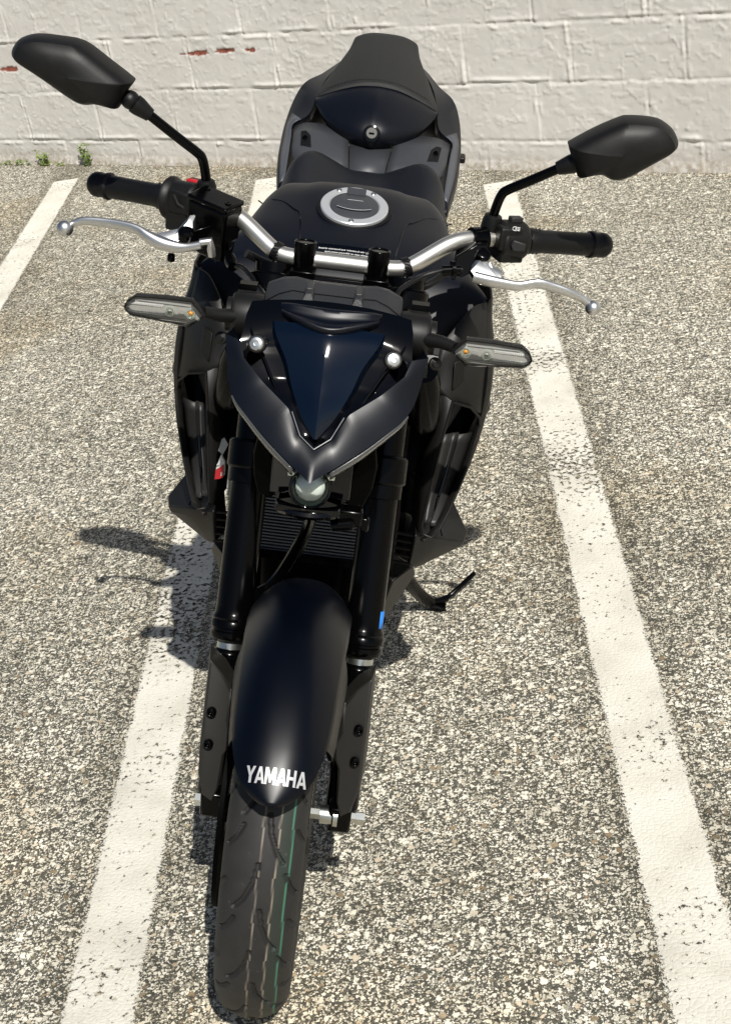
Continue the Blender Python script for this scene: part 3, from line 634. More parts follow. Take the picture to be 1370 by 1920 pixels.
for i, (o, q) in enumerate(zip(oc, ic)):
    f = i / (len(oc) - 1); row = [(q[0] * .985, q[1] + .012, q[2] - .002)]
    for t in (0, .12, .3, .5, .7, .88, 1.0):
        p = lerp(q, o, t); b = .002 * math.sin(PI * t ** .8) * (1.0 if f > .15 else f / .15)
        row.append((p[0], p[1] - b, p[2] + b * .35))
    row.append((o[0] * .97, o[1] + .02, o[2] - .004)); row.append((o[0] * .90, o[1] + .05, o[2] + .002)); rows.append(row)
m.sheet(rows); m.mirror_x(); cowl = m.build("nose_cowl", 'navy', bike, ang=24)
md = cowl.modifiers.new("weld", 'WELD'); md.merge_threshold = .0008
# bright hairline round the lower tip of the screen
for s in (-1, 1):
    m = MB(); pts = [(p[0] * .93, p[1] - .001, p[2] + .0025) for p in rl(INN, 6)[19:]]; m.tube(pts, .0009, 6, flat=.7); m.flip_x(s); m.build("trim_line", 'trim', cowl)
    m = MB(); o2 = rs(OUT, 8)[14:42]; rows = []
    for i, p in enumerate(o2):
        rr = [(p[0] * .985, p[1] + .004, p[2] - .001), (p[0] * .97, p[1] + .005, p[2] - .0065), (p[0] * .955, p[1] + .008, p[2] - .0125), (p[0] * .93, p[1] + .014, p[2] - .0155)]
        rows.append([(a + .001, b - .004, c) for a, b, c in rr])
    m.sheet(rows); m.flip_x(s); d = m.build("running_light", ['drl', 'chromer'], cowl, solid=.002)
    me = d.data; me.materials[0] = M['drl']
    m = MB(); pts = [(p[0] * .972 + .001, p[1] + .0015, p[2] - .0045) for p in o2]; m.tube(pts, .0008, 6); pts = [(p[0] * .95 + .001, p[1] + .0045, p[2] - .0095) for p in o2]; m.tube(pts, .0009, 6)
    for i in range(2, len(o2) - 2):
        p = o2[i]; m.ball((p[0] * .962 + .001, p[1] + .0025, p[2] - .0070), .0011, 5)
    m.flip_x(s); m.build("light_rib", 'chromer', cowl)

# ---- screen: gloss surround and raised smoked blade
m = MB(); top = [(.100, .150, .934), (.104, .132, .924), (.105, .115, .910)]; st = top + [tuple(p) for p in rl(INN, 6)]; rows = []
for i, e in enumerate(st):
    row = []
    for u in np.linspace(-1, 1, 25):
        au = abs(u); dip = .010 * (1 - au ** 4) * min(1, e[0] / .05)
        z = e[2] + (.010 if i < 3 else .006) * (1 - u * u) * min(1, e[0] / .06); row.append((e[0] * u, e[1] + dip * (.2 + .8 * min(1, max(0, (i - 1)) / 4)), z))
    rows.append(row)
m.sheet(rows); screen = m.build("windscreen", 'gloss', bike, ang=60)
md = screen.modifiers.new("weld", 'WELD'); md.merge_threshold = .0004
m = MB(); B = [(.076, .122, .922), (.070, .106, .910), (.052, .087, .886), (.0405, .071, .860), (.0235, .049, .834), (.010, .037, .820), (.002, .031, .812)]; rows = []
for i, e in enumerate(rs(B, 5)):
    row = []
    for u in np.linspace(-1, 1, 21):
        au = abs(u); r = .013 * (1 - au ** 1.25) * min(1, e[0] / .03) - .012 * (au > .97)
        row.append((e[0] * u, e[1] - r * .8, e[2] + r * .55))
    rows.append(row)
m.sheet(rows); m.build("screen_blade", 'smoke', screen, ang=14)
for s in (-1, 1):                                              # raised folds either side of the blade
    m = MB(); fold = [(.0985, .1215, .9120), (.090, .106, .902), (.073, .091, .880), (.058, .078, .855), (.042, .060, .832)]
    m.tube(spline(fold, 5), .0028, 8, flat=.6); m.flip_x(s); m.build("screen_rib", 'gloss', screen)
    m = MB(); c = Vector((s * .083, .070, .912)); ax = Vector((s * .12, -.86, .45))
    m.m = 1; m.lathe([(-.008, .0112), (-.001, .0112), (.0005, .0098)], c, ax, 24)
    m.m = 0; m.lathe([(-.004, .0086), (.002, .0086), (.0038, .0070), (.0042, .0034), (.0022, .0032)], c, ax, 24); m.build("screw", ['chrome', 'rubber'], screen)
m = MB()                                                        # deflector lip under the clocks
lipT = [(-.064, .148, .9385), (-.046, .138, .943), (0, .132, .944), (.046, .138, .943), (.064, .148, .9385)]; lipB = [(-.060, .130, .9285), (-.042, .116, .926), (0, .100, .9205), (.042, .116, .926), (.060, .130, .9285)]
rows = []
a_, b_ = rs(lipT, 6), rs(lipB, 6)
for t, r in ((0, -.002), (.12, .002), (.3, -.001), (.5, -.002), (.62, .004), (.8, .009), (.92, .007), (1, -.003)):
    rows.append([(lerp(p, q, t)[0], lerp(p, q, t)[1] - r * .75, lerp(p, q, t)[2] + r * .66) for p, q in zip(a_, b_)])
m.sheet(rows); m.build("deflector_lip", 'navy', screen, ang=60, sub=1)

# ---- headlight under the beak
m = MB(); hl = Vector((0, .028, .746)); ax = Vector((0, -.92, .20)).normalized()
m.lathe([(-.05, .026), (-.004, .0262), (.004, .0262), (.004, .0232), (-.006, .0228)], hl, ax, 40, cap=False)
m.box((0, .085, .755), (.10, .09, .055)); m.box((0, .10, .715), (.085, .10, .04))
m.sheet([[(x, .012 + 3.2 * x * x * (1 + 0), .7245 - dz + abs(x) * .0) for x in np.linspace(-.041, .041, 13)] for dz in (0, .004, .009)])
head = m.build("headlight", 'gloss', bike, bevel=.003)
m = MB(); m.lathe([(-.024, .004), (-.022, .012), (-.014, .019), (-.002, .0228), (.001, .0230)], hl, ax, 40, cap=False); m.lathe([(-.020, .0135), (-.010, .0135), (-.008, .0125)], hl, ax, 32, cap=False)
for k in range(9): m.box(hl + Vector((-.018 + k * .0045, .012, 0)), (.0006, .004, .03))
m.build("lamp_bowl", 'chromer', head, ang=50)
m = MB(); m.lathe([(-.010, .0190), (-.003, .0180), (.0008, .0135), (.003, .007), (.0035, .0008)], hl, ax, 36); m.build("projector", 'pearl', head, ang=60)
m = MB(); m.lathe([(.000, .0232), (.004, .0222), (.007, .017), (.0088, .010), (.0094, .001)], hl, ax, 36, cap=False); m.build("lens", 'clear', head, ang=60)
for s in (-1, 1): m = MB(); m.prism([(s * .016, .026, .769), (s * .030, .034, .768), (s * .029, .034, .757), (s * .023, .028, .760)], (0, .01, 0)); m.build("reflector", 'chromer', head)
m = MB(); m.sheet([[(x, .006 + 9.0 * x * x + dy, .7195 + dz) for x in np.linspace(-.040, .040, 17)] for dy, dz in ((.014, .004), (.003, .001), (0, -.003), (.004, -.009), (.02, -.012))])
m.build("chin_strip", 'gloss', head, solid=.002)
for s in (-1, 1):
    m = MB(); m.prism([(.0735, .098, .776), (.060, .086, .771), (.051, .078, .751), (.044, .068, .712), (.050, .070, .702), (.068, .088, .697), (.076, .098, .715), (.079, .102, .745)], (.002, .012, 0))
    m.flip_x(s); m.build("side_flap", 'engine', head, bevel=.002)
m = MB(); m.box((.052, .05, .703), (.034, .02, .02)); m.lathe([(0, .008), (.03, .008)], (.030, .04, .690), (1, 0, .2), 16); m.box((.072, .055, .69), (.012, .012, .02))
m.build("connector", 'metalblk', head, bevel=.003)

# ---- instrument cluster
m = MB(); xs = [-.0885, -.0690, -.0525, -.0335, .0335, .0525, .0690, .0885]
def loop(y, zt, zb, kx=1.0): return [(x * kx, y, z) for x, z in zip(xs, zt)] + [(.080 * kx, y, zb), (-.080 * kx, y, zb)]
z0 = [.9175, .932, .9385, .9375, .9375, .9385, .932, .9175]; z1 = [.9235, .937, .9435, .9425, .9425, .9435, .937, .9235]; z2 = [.940, .9490, .9515, .9490, .9490, .9515, .9490, .940]
m.loft([loop(.150, [z - .006 for z in z0], .903, .97), loop(.156, z0, .900), loop(.176, z1, .895, 1.0), loop(.2, z2, .89, .985), loop(.212, [z - .001 for z in z2], .885, .975), loop(.245, [.905 + .2 * (z - .92) for z in z2], .875, .95)])
clus = m.build("instrument_cluster", 'grain', bike, ang=28, bevel=.0018)
m = MB(); m.tube([(x, .1755, z + .0012) for x, z in zip(xs, z1)], .0007, 6); m.build("seam", 'rubber', clus)
for s in (-1, 1):
    m = MB(); m.prism([(.0245, .150, .930), (.0375, .150, .930), (.0375, .150, .9425), (.0350, .160, .9495), (.0270, .160, .9495), (.0245, .150, .9425)], (0, .022, .004)); m.box((.031, .182, .9495), (.009, .03, .008)); m.lathe([(0, .005), (.006, .005)], (.031, .146, .934), (0, -1, 0), 14)
    m.flip_x(s); m.build("clip", 'grain', clus, bevel=.0015)
m = MB(); m.add([(-.075, .250, .885), (.075, .250, .885), (.070, .217, .943), (-.070, .217, .943)], [(0, 1, 2, 3)]); m.build("display", 'gloss', clus, solid=.002)

# ---- handlebar
BAR = [(0, .297, .9445), (.060, .297, .9445), (.080, .300, .9455), (.092, .305, .949), (.105, .312, .956), (.128, .326, .9695), (.142, .334, .9765), (.156, .342, .9805), (.175, .352, .9820), (.20, .364, .9805), (.25, .388, .9755), (.352, .437, .9655)]
full = [(-x, y, z) for x, y, z in BAR[:0:-1]] + BAR
m = MB(); m.tube(spline(full, 4), .0112, 24); hb = m.build("handlebar", 'alloy', bike, ang=60)
for s in (-1, 1):
    m = MB(); x = s * .049
    m.lathe([(0, .0150), (.040, .0150), (.046, .0138), (.058, .0138), (.064, .0148), (.088, .0148), (.0885, .0125), (.0865, .0122), (.0865, .006)], (x, .285, .882), (0, .10, .995), 28)
    m.box((x, .292, .918), (.034, .044, .034)); m.build("bar_clamp", 'metalblk', hb, bevel=.004)
    m = MB(); m.lathe([(-.0045, .0122), (-.0045, .0133), (.0045, .0133), (.0045, .0122)], (s * .0865, .3025, .9475), (s * .8, .30, .28), 24, cap=False)
    for k in range(9):
        a = -1.2 + k * .3; m.box((s * .0865 + s * .001, .3025 - .0133 * math.cos(a), .9475 + .0133 * math.sin(a)), (.007, .0012, .0012))
    m.tube([(s * .0865, .294, .937), (s * .084, .288, .925), (s * .083, .286, .915)], .003, 8); m.build("cable_tie", 'rubber', hb)
# grips: rider's throttle side is on the left of the picture
def along(s, x):
    a, b = (.25, .388, .9755), (.352, .437, .9655); t = (x - a[0]) / (b[0] - a[0]); p = lerp(a, b, t); return Vector((s * p[0], p[1], p[2]))
GA = Vector((.102, .049, -.010)).normalized()
for s in (-1, 1):
    ax = Vector((s * GA.x, GA.y, GA.z)); o = along(s, .246); L = .116
    prof = [(0, .012), (0, .0172), (.003, .0178), (.020, .0166), (.024, .0160), (.07, .0158), (.098, .0162), (.101, .0188), (.106, .0188), (.108, .0165), (L, .0168), (L + .002, .0178), (L + .010, .0172), (L + .016, .013), (L + .0175, .004)]
    m = MB(); m.lathe(prof, o, ax, 40)
    for r_ in range(3):
        for k in range(14):
            a = 2 * PI * k / 14; m.ball(tuple(o + ax * (.006 + r_ * .006) + Vector((0, math.cos(a), math.sin(a))) * .0172), .0012, 4)
    for j, (t0, t1, a0, a1) in enumerate(((.028, .055, .5, -.1), (.055, .075, -.1, .35), (.075, .095, .35, -.1), (.03, .06, -.8, -.5), (.06, .09, -.5, -.9))):
        pts = []
        for k in range(6):
            t = k / 5; a = a0 + (a1 - a0) * t; pts.append(o + ax * (t0 + (t1 - t0) * t) + Vector((0, -math.cos(a), math.sin(a))) * .0161)
        m.tube(pts, .0008, 6)
    m.build("grip", 'rubber', bike, ang=40)

def rot_to(s): return Matrix.Rotation(math.atan2(GA.y, GA.x) * s, 3, 'Z') @ Matrix.Rotation(.05 * s, 3, 'Y')
# switch housing, left of picture
m = MB(); R_ = rot_to(-1); c = along(-1, .226)
m.lathe([(-.026, .0225), (-.024, .026), (.012, .026), (.016, .030), (.022, .030), (.023, .022)], c, (-GA.x, GA.y, GA.z), 32)
m.box(c + Vector((0.004, -.004, -.018)), (.036, .044, .040), R_); m.box(c + Vector((.002, -.020, .004)), (.034, .018, .030), R_)
sw = m.build("switch_housing", 'matte', bike, ang=35, bevel=.003)
m = MB(); m.box(c + Vector((.016, .010, .022)), (.026, .014, .012), R_); m.build("kill_switch", 'red', sw, bevel=.002)
m = MB(); m.tube([c + Vector((-.008, -.0305, .016)), c + Vector((-.002, -.0310, .004)), c + Vector((.014, -.0310, -.004))], .0016, 6); m.build("molding_line", 'matte2', sw)
# switch housing, right of picture
m = MB(); R_ = rot_to(1); c = along(1, .222)
m.lathe([(-.022, .022), (-.020, .0265), (.012, .0275), (.018, .026), (.023, .021), (.024, .016)], c, (GA.x, GA.y, GA.z), 36)
m.box(c + Vector((-.006, -.012, .008)), (.034, .030, .032), R_); m.box(c + Vector((-.002, -.006, -.014)), (.036, .034, .024), R_)
sw = m.build("switch_housing", 'matte', bike, ang=35, bevel=.003)
m = MB(); m.prism([c + Vector((.004, -.0275, -.006)), c + Vector((.020, -.0265, -.004)), c + Vector((.020, -.0265, .006)), c + Vector((.003, -.0275, .010)), c + Vector((.0, -.0275, .002))], (0, -.006, .001)); m.build("switch", 'matte2', sw, bevel=.0015)
m = MB(); m.box(c + Vector((.004, .002, .029)), (.018, .012, .007), R_); m.build("dip_switch", 'matte2', sw, bevel=.0015)
m = MB(); m.lathe([(0, .0036), (.003, .0036), (.003, .002), (.001, .002)], c + Vector((-.013, -.0265, .012)), (0, -.95, .2), 14); m.build("screw", 'metalblk', sw)
m = MB(); q = c + Vector((.004, -.0255, .0245)); m.box(q, (.0012, .0008, .006)); 
for k in (-1, 0, 1): m.box(q + Vector((.0035, 0, k * .002)), (.004, .0008, .0008))
m.tube([q + Vector((-.001, 0, .003)), q + Vector((-.004, 0, .0015)), q + Vector((-.004, 0, -.0015)), q + Vector((-.001, 0, -.003))], .0005, 5); m.build("beam_symbol", 'white', sw)

# ---- brake reservoir and levers
m = MB(); R_ = Matrix.Rotation(rad(-26), 3, 'Z') @ Matrix.Rotation(rad(4), 3, 'X') @ Matrix.Rotation(rad(7), 3, 'Y'); c = Vector((-.1765, .327, .981))
m.box(c + Vector((0, 0, -.008)), (.062, .042, .052), R_); m.box(c + Vector((.004, .002, -.044)), (.044, .032, .030), R_); m.lathe([(0, .013), (.05, .013)], (-.150, .318, .946), (-.9, .35, .1), 20)
m.box(c + Vector((.012, .026, -.002)), (.030, .030, .028), R_)
res = m.build("brake_reservoir", 'metalblk', bike, bevel=.005, seg=3)
m = MB(); m.box(c + R_ @ Vector((0, 0, .0205)), (.063, .045, .007), R_); m.build("lid", 'metalblk', res, bevel=.0025)
for dx in (-.022, .022):
    m = MB(); m.lathe([(0, .0045), (.0018, .0042), (.0018, .0018), (.0006, .0018)], c + R_ @ Vector((dx, -.004 if dx > 0 else .012, .0238)), R_ @ Vector((0, 0, 1)), 14); m.build("screw", 'metalblk', res)
m = MB(); m.lathe([(-.010, .0062), (-.008, .0085), (.006, .0085), (.010, .007), (.014, .007)], (-.146, .295, .929), (.3, -.85, -.2), 12); m.build("banjo_bolt", 'metalblk', res)
def lever(pts, flats, name, ball, extra=None):
    m = MB(); P = spline([p[:3] for p in pts], 5); rr = spline([(p[3],) for p in pts], 5); ff = spline([(f,) for f in flats], 5)
    m.tube(P, [max(.001, r[0]) for r in rr], 16, flat=[f[0] for f in ff], up=(0, -.25, 1))
    m.ball(ball[:3], ball[3], 12)
    if extra: extra(m)
    return m.build(name, 'silver', bike, ang=45)
def exl(m):
    m.prism([(-.247, .280, .951), (-.222, .292, .956), (-.208, .300, .9735), (-.201, .304, .9735), (-.200, .296, .957), (-.222, .282, .946)], (.002, .012, .006)); m.tube([(-.186, .280, .955), (-.174, .280, .959), (-.1715, .280, .948), (-.170, .281, .938)], [.006, .006, .0055, .005], 10)
lv = lever([(-.362, .310, .949, .0050), (-.345, .309, .9555, .0062), (-.316, .305, .9575, .0072), (-.290, .299, .9585, .0074), (-.272, .294, .9570, .0076), (-.258, .289, .9520, .0085), (-.240, .285, .9465, .0095), (-.222, .283, .9445, .0085), (-.205, .281, .946, .0065), (-.185, .280, .952, .0060)],
      [.8, .7, .6, .6, .65, .8, .9, .9, .9, .9], "brake_lever", (-.3705, .303, .944, .0112), exl)
m = MB(); m.lathe([(0, .011), (.014, .011), (.016, .007)], (-.2065, .290, .954), (.0, -.35, .93), 18); m.prism([(-.217, .292, .958), (-.175, .30, .974), (-.172, .31, .958), (-.205, .30, .944)], (0, .01, -.004)); m.lathe([(0, .006), (.012, .006)], (-.226, .296, .930), (0, -.2, -1), 6); m.build("lever_pivot", 'metalblk', lv, bevel=.003)
def exr(m):
    m.prism([(.172, .292, .957), (.182, .300, .970), (.190, .302, .9705), (.196, .300, .9615), (.212, .292, .9545), (.214, .284, .947), (.186, .280, .944)], (0, .010, .004))
lv = lever([(.176, .286, .951, .0085), (.196, .284, .949, .0085), (.215, .285, .947, .0078), (.236, .287, .9455, .0072), (.252, .290, .9488, .0072), (.264, .291, .951, .0074), (.282, .294, .9475, .0070), (.302, .296, .9425, .0064), (.320, .299, .936, .0055), (.333, .300, .929, .0050)],
      [.8, .75, .7, .65, .65, .65, .65, .65, .7, .8], "clutch_lever", (.3405, .299, .9235, .0105), exr)
m = MB(); m.prism([(.150, .310, .968), (.176, .318, .985), (.190, .325, .985), (.196, .316, .966), (.182, .304, .955), (.160, .292, .945), (.148, .29, .950)], (0, .03, .0)); m.lathe([(0, .010), (.02, .010), (.022, .007)], (.184, .318, .962), (.1, -.6, .75), 20); m.lathe([(-.012, .0165), (.012, .0165)], (.178, .353, .981), (.9, .43, 0), 24)
m.build("lever_pivot", 'metalblk', lv, bevel=.003)
m = MB(); m.lathe([(-.002, .007), (.010, .007), (.010, .0125), (.0145, .0125), (.0145, .006), (.022, .006)], (.136, .283, .956), (.95, .2, .1), 20); m.build("cable_adjuster", 'metalblk', lv)
m = MB(); m.tube(spline([(.160, .292, .957), (.140, .285, .957), (.125, .278, .9545), (.108, .270, .949), (.092, .255, .942), (.080, .240, .935), (.074, .215, .92), (.07, .20, .88)], 6), .0034, 10); m.m = 1; m.tube([(.139, .2847, .957), (.134, .283, .9565)], .0044, 10)
m.build("clutch_cable", ['rubber', 'chrome'], bike)
m = MB(); m.tube(spline([(-.146, .292, .925), (-.138, .286, .927), (-.128, .280, .927), (-.115, .265, .922), (-.106, .250, .917), (-.098, .234, .916)], 6), .0040, 12); m.tube(spline([(-.102, .243, .9165), (-.096, .230, .9145), (-.088, .212, .912), (-.082, .200, .905), (-.08, .19, .88)], 5), [.0048] * 9 + [.0062] * 12, 12); m.build("brake_hose", 'hose', bike)
for pts, r_ in (([(-.13, .33, .93), (-.10, .34, .915), (-.06, .33, .91), (-.05, .29, .90)], .006), ([(.15, .34, .94), (.12, .31, .925), (.09, .29, .91), (.075, .26, .88)], .005),
                ([(-.085, .30, .935), (-.072, .31, .938), (-.065, .30, .92)], .0035), ([(.112, .30, .938), (.108, .295, .925), (.112, .29, .90)], .005)):
    m = MB(); m.tube(spline(pts, 6), r_, 10); m.build("wiring_loom", 'rubber', bike)

# ---- mirrors
OL = [(-.450, 1.160), (-.4445, 1.1715), (-.437, 1.1775), (-.420, 1.1835), (-.390, 1.1845), (-.3575, 1.1818), (-.325, 1.163), (-.294, 1.1435), (-.2915, 1.139), (-.299, 1.127), (-.3085, 1.106), (-.313, 1.1045), (-.335, 1.1070), (-.352, 1.1045), (-.370, 1.111), (-.400, 1.128), (-.424, 1.141), (-.444, 1.1515)]
ORR = [(.2775, 1.130), (.305, 1.150), (.334, 1.167), (.345, 1.1705), (.365, 1.172), (.385, 1.171), (.400, 1.164), (.409, 1.156), (.4150, 1.145), (.412, 1.138), (.405, 1.131), (.385, 1.116), (.361, 1.098), (.346, 1.0905), (.334, 1.0905), (.319, 1.0955), (.296, 1.0885), (.292, 1.090), (.283, 1.108), (.275, 1.126)]
def mirror(s, outl, cen):
    m = MB(); cx, cz = cen
    outl = spline(outl, 3, closed=True)
    def ring(k, y, sh=(0, 0)): return [(cx + (x - cx) * k + sh[0], y + .02 * (abs(x) - .36), cz + (z - cz) * k + sh[1]) for x, z in outl]
    m.loft([ring(.90, .354), ring(.985, .353), ring(1, .348), ring(1, .339), ring(.985, .331), ring(.955, .322), ring(.905, .3145), ring(.80, .3085, (-s * .001, -.001)), ring(.60, .3035, (-s * .002, -.002)), ring(.30, .3005, (-s * .002, -.003)), ring(.02, .2998, (-s * .002, -.003))])
    h = m.build("mirror", 'matte', bike, ang=24)
    m = MB(); m.loft([ring(.90, .3545), ring(.90, .3555)]); m.build("glass", 'mglass', h)
    b0 = Vector((s * .300, .336, 1.1195 if s < 0 else 1.1105)); b1 = Vector((s * .270, .341, 1.0985 if s < 0 else 1.0945)); d = (b1 - b0).normalized()
    m = MB(); m.ball(tuple(b0 + d * .006), .0125, 10); m.lathe([(.010, .0085), (.013, .0128), (.020, .0125), (.034, .0095), (.038, .0088)], b0, d, 24); m.build("boot", 'rubber', h)
    zb = 1.0125; base = Vector((s * .193, .370, .972)); t = Vector((s * .200, .366, 1.030))
    m = MB(); m.tube(spline([b0 + d * .03, lerp(b1, (s * .208, .360, 1.050), .55), (s * .209, .360, 1.0515), (s * .2015, .363, 1.043), (s * .197, .366, 1.026), (s * .194, .369, 1.005), (s * .192, .371, .98)], 5), .0066, 16); m.build("stem", 'metalblk', h)
    m = MB(); m.lathe([(-.006, .0135), (.0, .0142), (.028, .0136), (.036, .0118), (.038, .0085)], (s * .1915, .371, .975), (s * .10, -.06, 1), 24); m.build("stem_boot", 'rubber', h)
    return h
mirror(-1, OL, (-.372, 1.147)); mirror(1, ORR, (.345, 1.133))

# ---- turn signals
for s in (-1, 1):
    zo = .0035 if s < 0 else -.0035; O6 = [(.2535, .9195), (.249, .928), (.2405, .9345), (.205, .9365), (.1690, .9365), (.162, .928), (.1530, .9180), (.163, .9085), (.1725, .9015), (.21, .9055), (.245, .9085), (.251, .914)]
    def rg(k, y, c=(.203, .919)): return [(c[0] + (x - c[0]) * (1 - (1 - k) * .45), y, c[1] + zo + (z - c[1]) * k) for x, z in O6]
    m = MB(); m.loft([rg(.915, .1135), rg(.915, .1095), rg(1, .1095), rg(.985, .118), rg(.90, .126), rg(.66, .133), rg(.3, .136)])
    m.tube([(.158, .128, .917 + zo), (.140, .142, .913), (.120, .152, .910)], [.0072, .0085, .0095], 16)
    m.flip_x(s); ts = m.build("turn_signal", 'matte', bike, ang=32)
    m = MB(); m.loft([rg(.912, .1130), rg(.912, .1150)]); 
    m.tube([(.172, .1122, .9285 + zo), (.236, .1122, .9290 + zo)], .0008, 6); m.tube([(.174, .1122, .9090 + zo), (.236, .1122, .9115 + zo)], .0007, 6); m.box((.182, .1125, .919 + zo), (.008, .002, .0075))
    m.flip_x(s); m.build("reflector", 'refl', ts)
    m = MB()
    for dz in (.0068, -.0058):
        m.box((.227, .1126, .919 + zo + dz * .86 - .0004), (.044, .001, .0030))
        for k in range(19): m.ball((.2055 + k * .0024, .1122, .919 + zo + dz * (1 - k * .015)), (.0011, .0013, .0016), 4)
    m.flip_x(s); m.build("prism_row", 'label', ts)
    m = MB(); m.m = 0; m.lathe([(0, .0062), (.003, .0062), (.003, .0052), (.001, .0048)], (.1705, .1128, .919 + zo), (0, -1, 0), 20); m.lathe([(0, .0058), (.003, .0058), (.003, .0048), (.001, .0044)], (.1965, .1128, .919 + zo), (0, -1, 0), 20); m.m = 2; m.ball((.1965, .112, .919 + zo), .0036, 6)
    m.m = 1; m.ball((.1705, .1120, .9200 + zo), (.0036, .003, .0032), 7); m.flip_x(s); m.build("bulb", ['chromer', 'amber', 'refl'], ts)
    m = MB(); m.loft([rg(.92, .1095), rg(.91, .1065), rg(.74, .1045), rg(.3, .1035), rg(.02, .1033)], cap=False); m.flip_x(s); m.build("lens", 'clear', ts, ang=40)
    m = MB(); m.lathe([(.086, .020), (.0865, .0285), (.092, .0300), (.120, .0300), (.125, .0280), (.126, .022), (.133, .0215), (.134, .010)], (0, .172, .9045), (1, 0, 0), 40)
    m.box((.109, .196, .921), (.030, .02, .010)); m.box((.113, .165, .866), (.030, .03, .016)); m.lathe([(-.003, .0085), (.002, .0085), (.003, .005), (.0045, .0045)], (.137, .158, .876), (.3, -.9, .3), 16); m.flip_x(s)
    m.build("signal_mount", 'matte', bike, ang=35, bevel=.002)
    m = MB(); m.lathe([(.0842, .0245), (.0862, .0245)], (0, .172, .9005), (1, 0, 0), 30); m.box((.11, .196, .936), (.022, .014, .008)); m.flip_x(s); m.build("mount_cap", 'metalblk', bpy.data.objects[[o.name for o in COL.objects if o.name.startswith("signal_mount")][-1]])

# ---- fuel tank
TS = [(.765, .868, .070, .855), (.745, .898, .096, .884), (.705, .9275, .118, .913), (.665, .9345, .1355, .913), (.60, .9225, .152, .9015), (.54, .9095, .167, .891), (.49, .897, .194, .874), (.462, .886, .2145, .8605), (.440, .868, .2215, .834), (.42, .84, .222, .806), (.40, .80, .215, .77)]
rows = []
for y, zt, xs_, zs in spline(TS, 4):
    half = [(0, zt), (.035, zt - .0006), (.062, zt - .003), (.62 * xs_, zt - .3 * (zt - zs) - .002), (.86 * xs_, zs + .0055), (xs_ * .965, zs - .002), (xs_, zs - .012), (xs_ + .004, zs - .04), (xs_ - .005, zs - .09), (xs_ - .03, zs - .15), (.10, zs - .19)]
    h = [(x, z) for x, z in spline(half, 3)]
    rows.append([(-x, y, z) for x, z in h[:0:-1]] + [(x, y, z) for x, z in h])
m = MB(); m.sheet(rows); tank = m.build("fuel_tank", 'satin', bike, ang=60)
def tank_z(x, y):
    T = sorted(TS); ys = [t[0] for t in T]; zt = np.interp(y, ys, [t[1] for t in T]); zs = np.interp(y, ys, [t[3] for t in T]); xs_ = np.interp(y, ys, [t[2] for t in T])
    return float(np.interp(abs(x), [0, .035, .062, .62 * xs_, .86 * xs_, xs_ * .965, xs_], [zt, zt - .0006, zt - .003, zt - .3 * (zt - zs) - .002, zs + .0055, zs - .002, zs - .012]))
for s in (-1, 1):
    m = MB(); pts = spline([(.150, .655), (.128, .632), (.108, .618), (.090, .592), (.080, .578), (.074, .53), (.070, .48), (.068, .45)], 5)
    m.tube([(x, y, tank_z(x, y) + .0002) for x, y in pts], .0012, 6); m.flip_x(s); m.build("panel_seam", 'gloss', tank)
# cap
cc = Vector((0, .598, .9235)); ca = Vector((0, -.245, .97)).normalized()
m = MB(); m.m = 0; m.lathe([(-.006, .0575), (.0005, .0565), (.0015, .0520)], cc, ca, 64, cap=False)
m.m = 1; m.lathe([(-.004, .0515), (.0045, .0512), (.0060, .0498), (.0062, .0385), (.0040, .0372), (.003, .036)], cc, ca, 64, cap=False); capo = m.build("fuel_cap", ['rubber', 'capm'], tank, ang=40)
cx_ = Vector((1, 0, 0)); cy_ = ca.cross(cx_).normalized()
def cp(u, v, h): return cc + cx_ * u + cy_ * v + ca * h
m = MB(); m.lathe([(.0, .0368), (.0055, .0366), (.0062, .0355), (.0062, .001)], cc, ca, 56); m.prism([cp(-.0145, .028, .0060), cp(.0145, .028, .0060), cp(.0145, .0465, .0060), cp(-.0145, .0465, .0060)], ca * .0012)
m.build("lid", 'grey', capo, ang=40)
m = MB(); arc = [cp(u, -.012 - .006 * (1 - (u / .026) ** 2), .0072) for u in np.linspace(-.026, .026, 11)]; m.prism(arc + [cp(.026, -.006, .0072), cp(.012, -.004, .0072), cp(.012, .008, .0072), cp(-.012, .008, .0072), cp(-.012, -.004, .0072), cp(-.026, -.006, .0072)], ca * .0022); m.build("key_flap", 'grey', capo, bevel=.0006)
m = MB(); m.tube([cp(u, -.0122 - .006 * (1 - (u / .026) ** 2), .0095) for u in np.linspace(-.026, .026, 11)], .00045, 5); m.tube([cp(-.012, .0081, .0095), cp(.012, .0081, .0095)], .00045, 5); m.build("edge_line", 'capm', capo)
for k, a in enumerate((2.2, 0.95, -1.60)):
    m = MB(); m.lathe([(.005, .0042), (.0072, .0042), (.0078, .0036), (.0078, .0017), (.0066, .0017)], cp(.0447 * math.cos(a), .0447 * math.sin(a), 0), ca, 16); m.build("screw", 'chrome', capo)
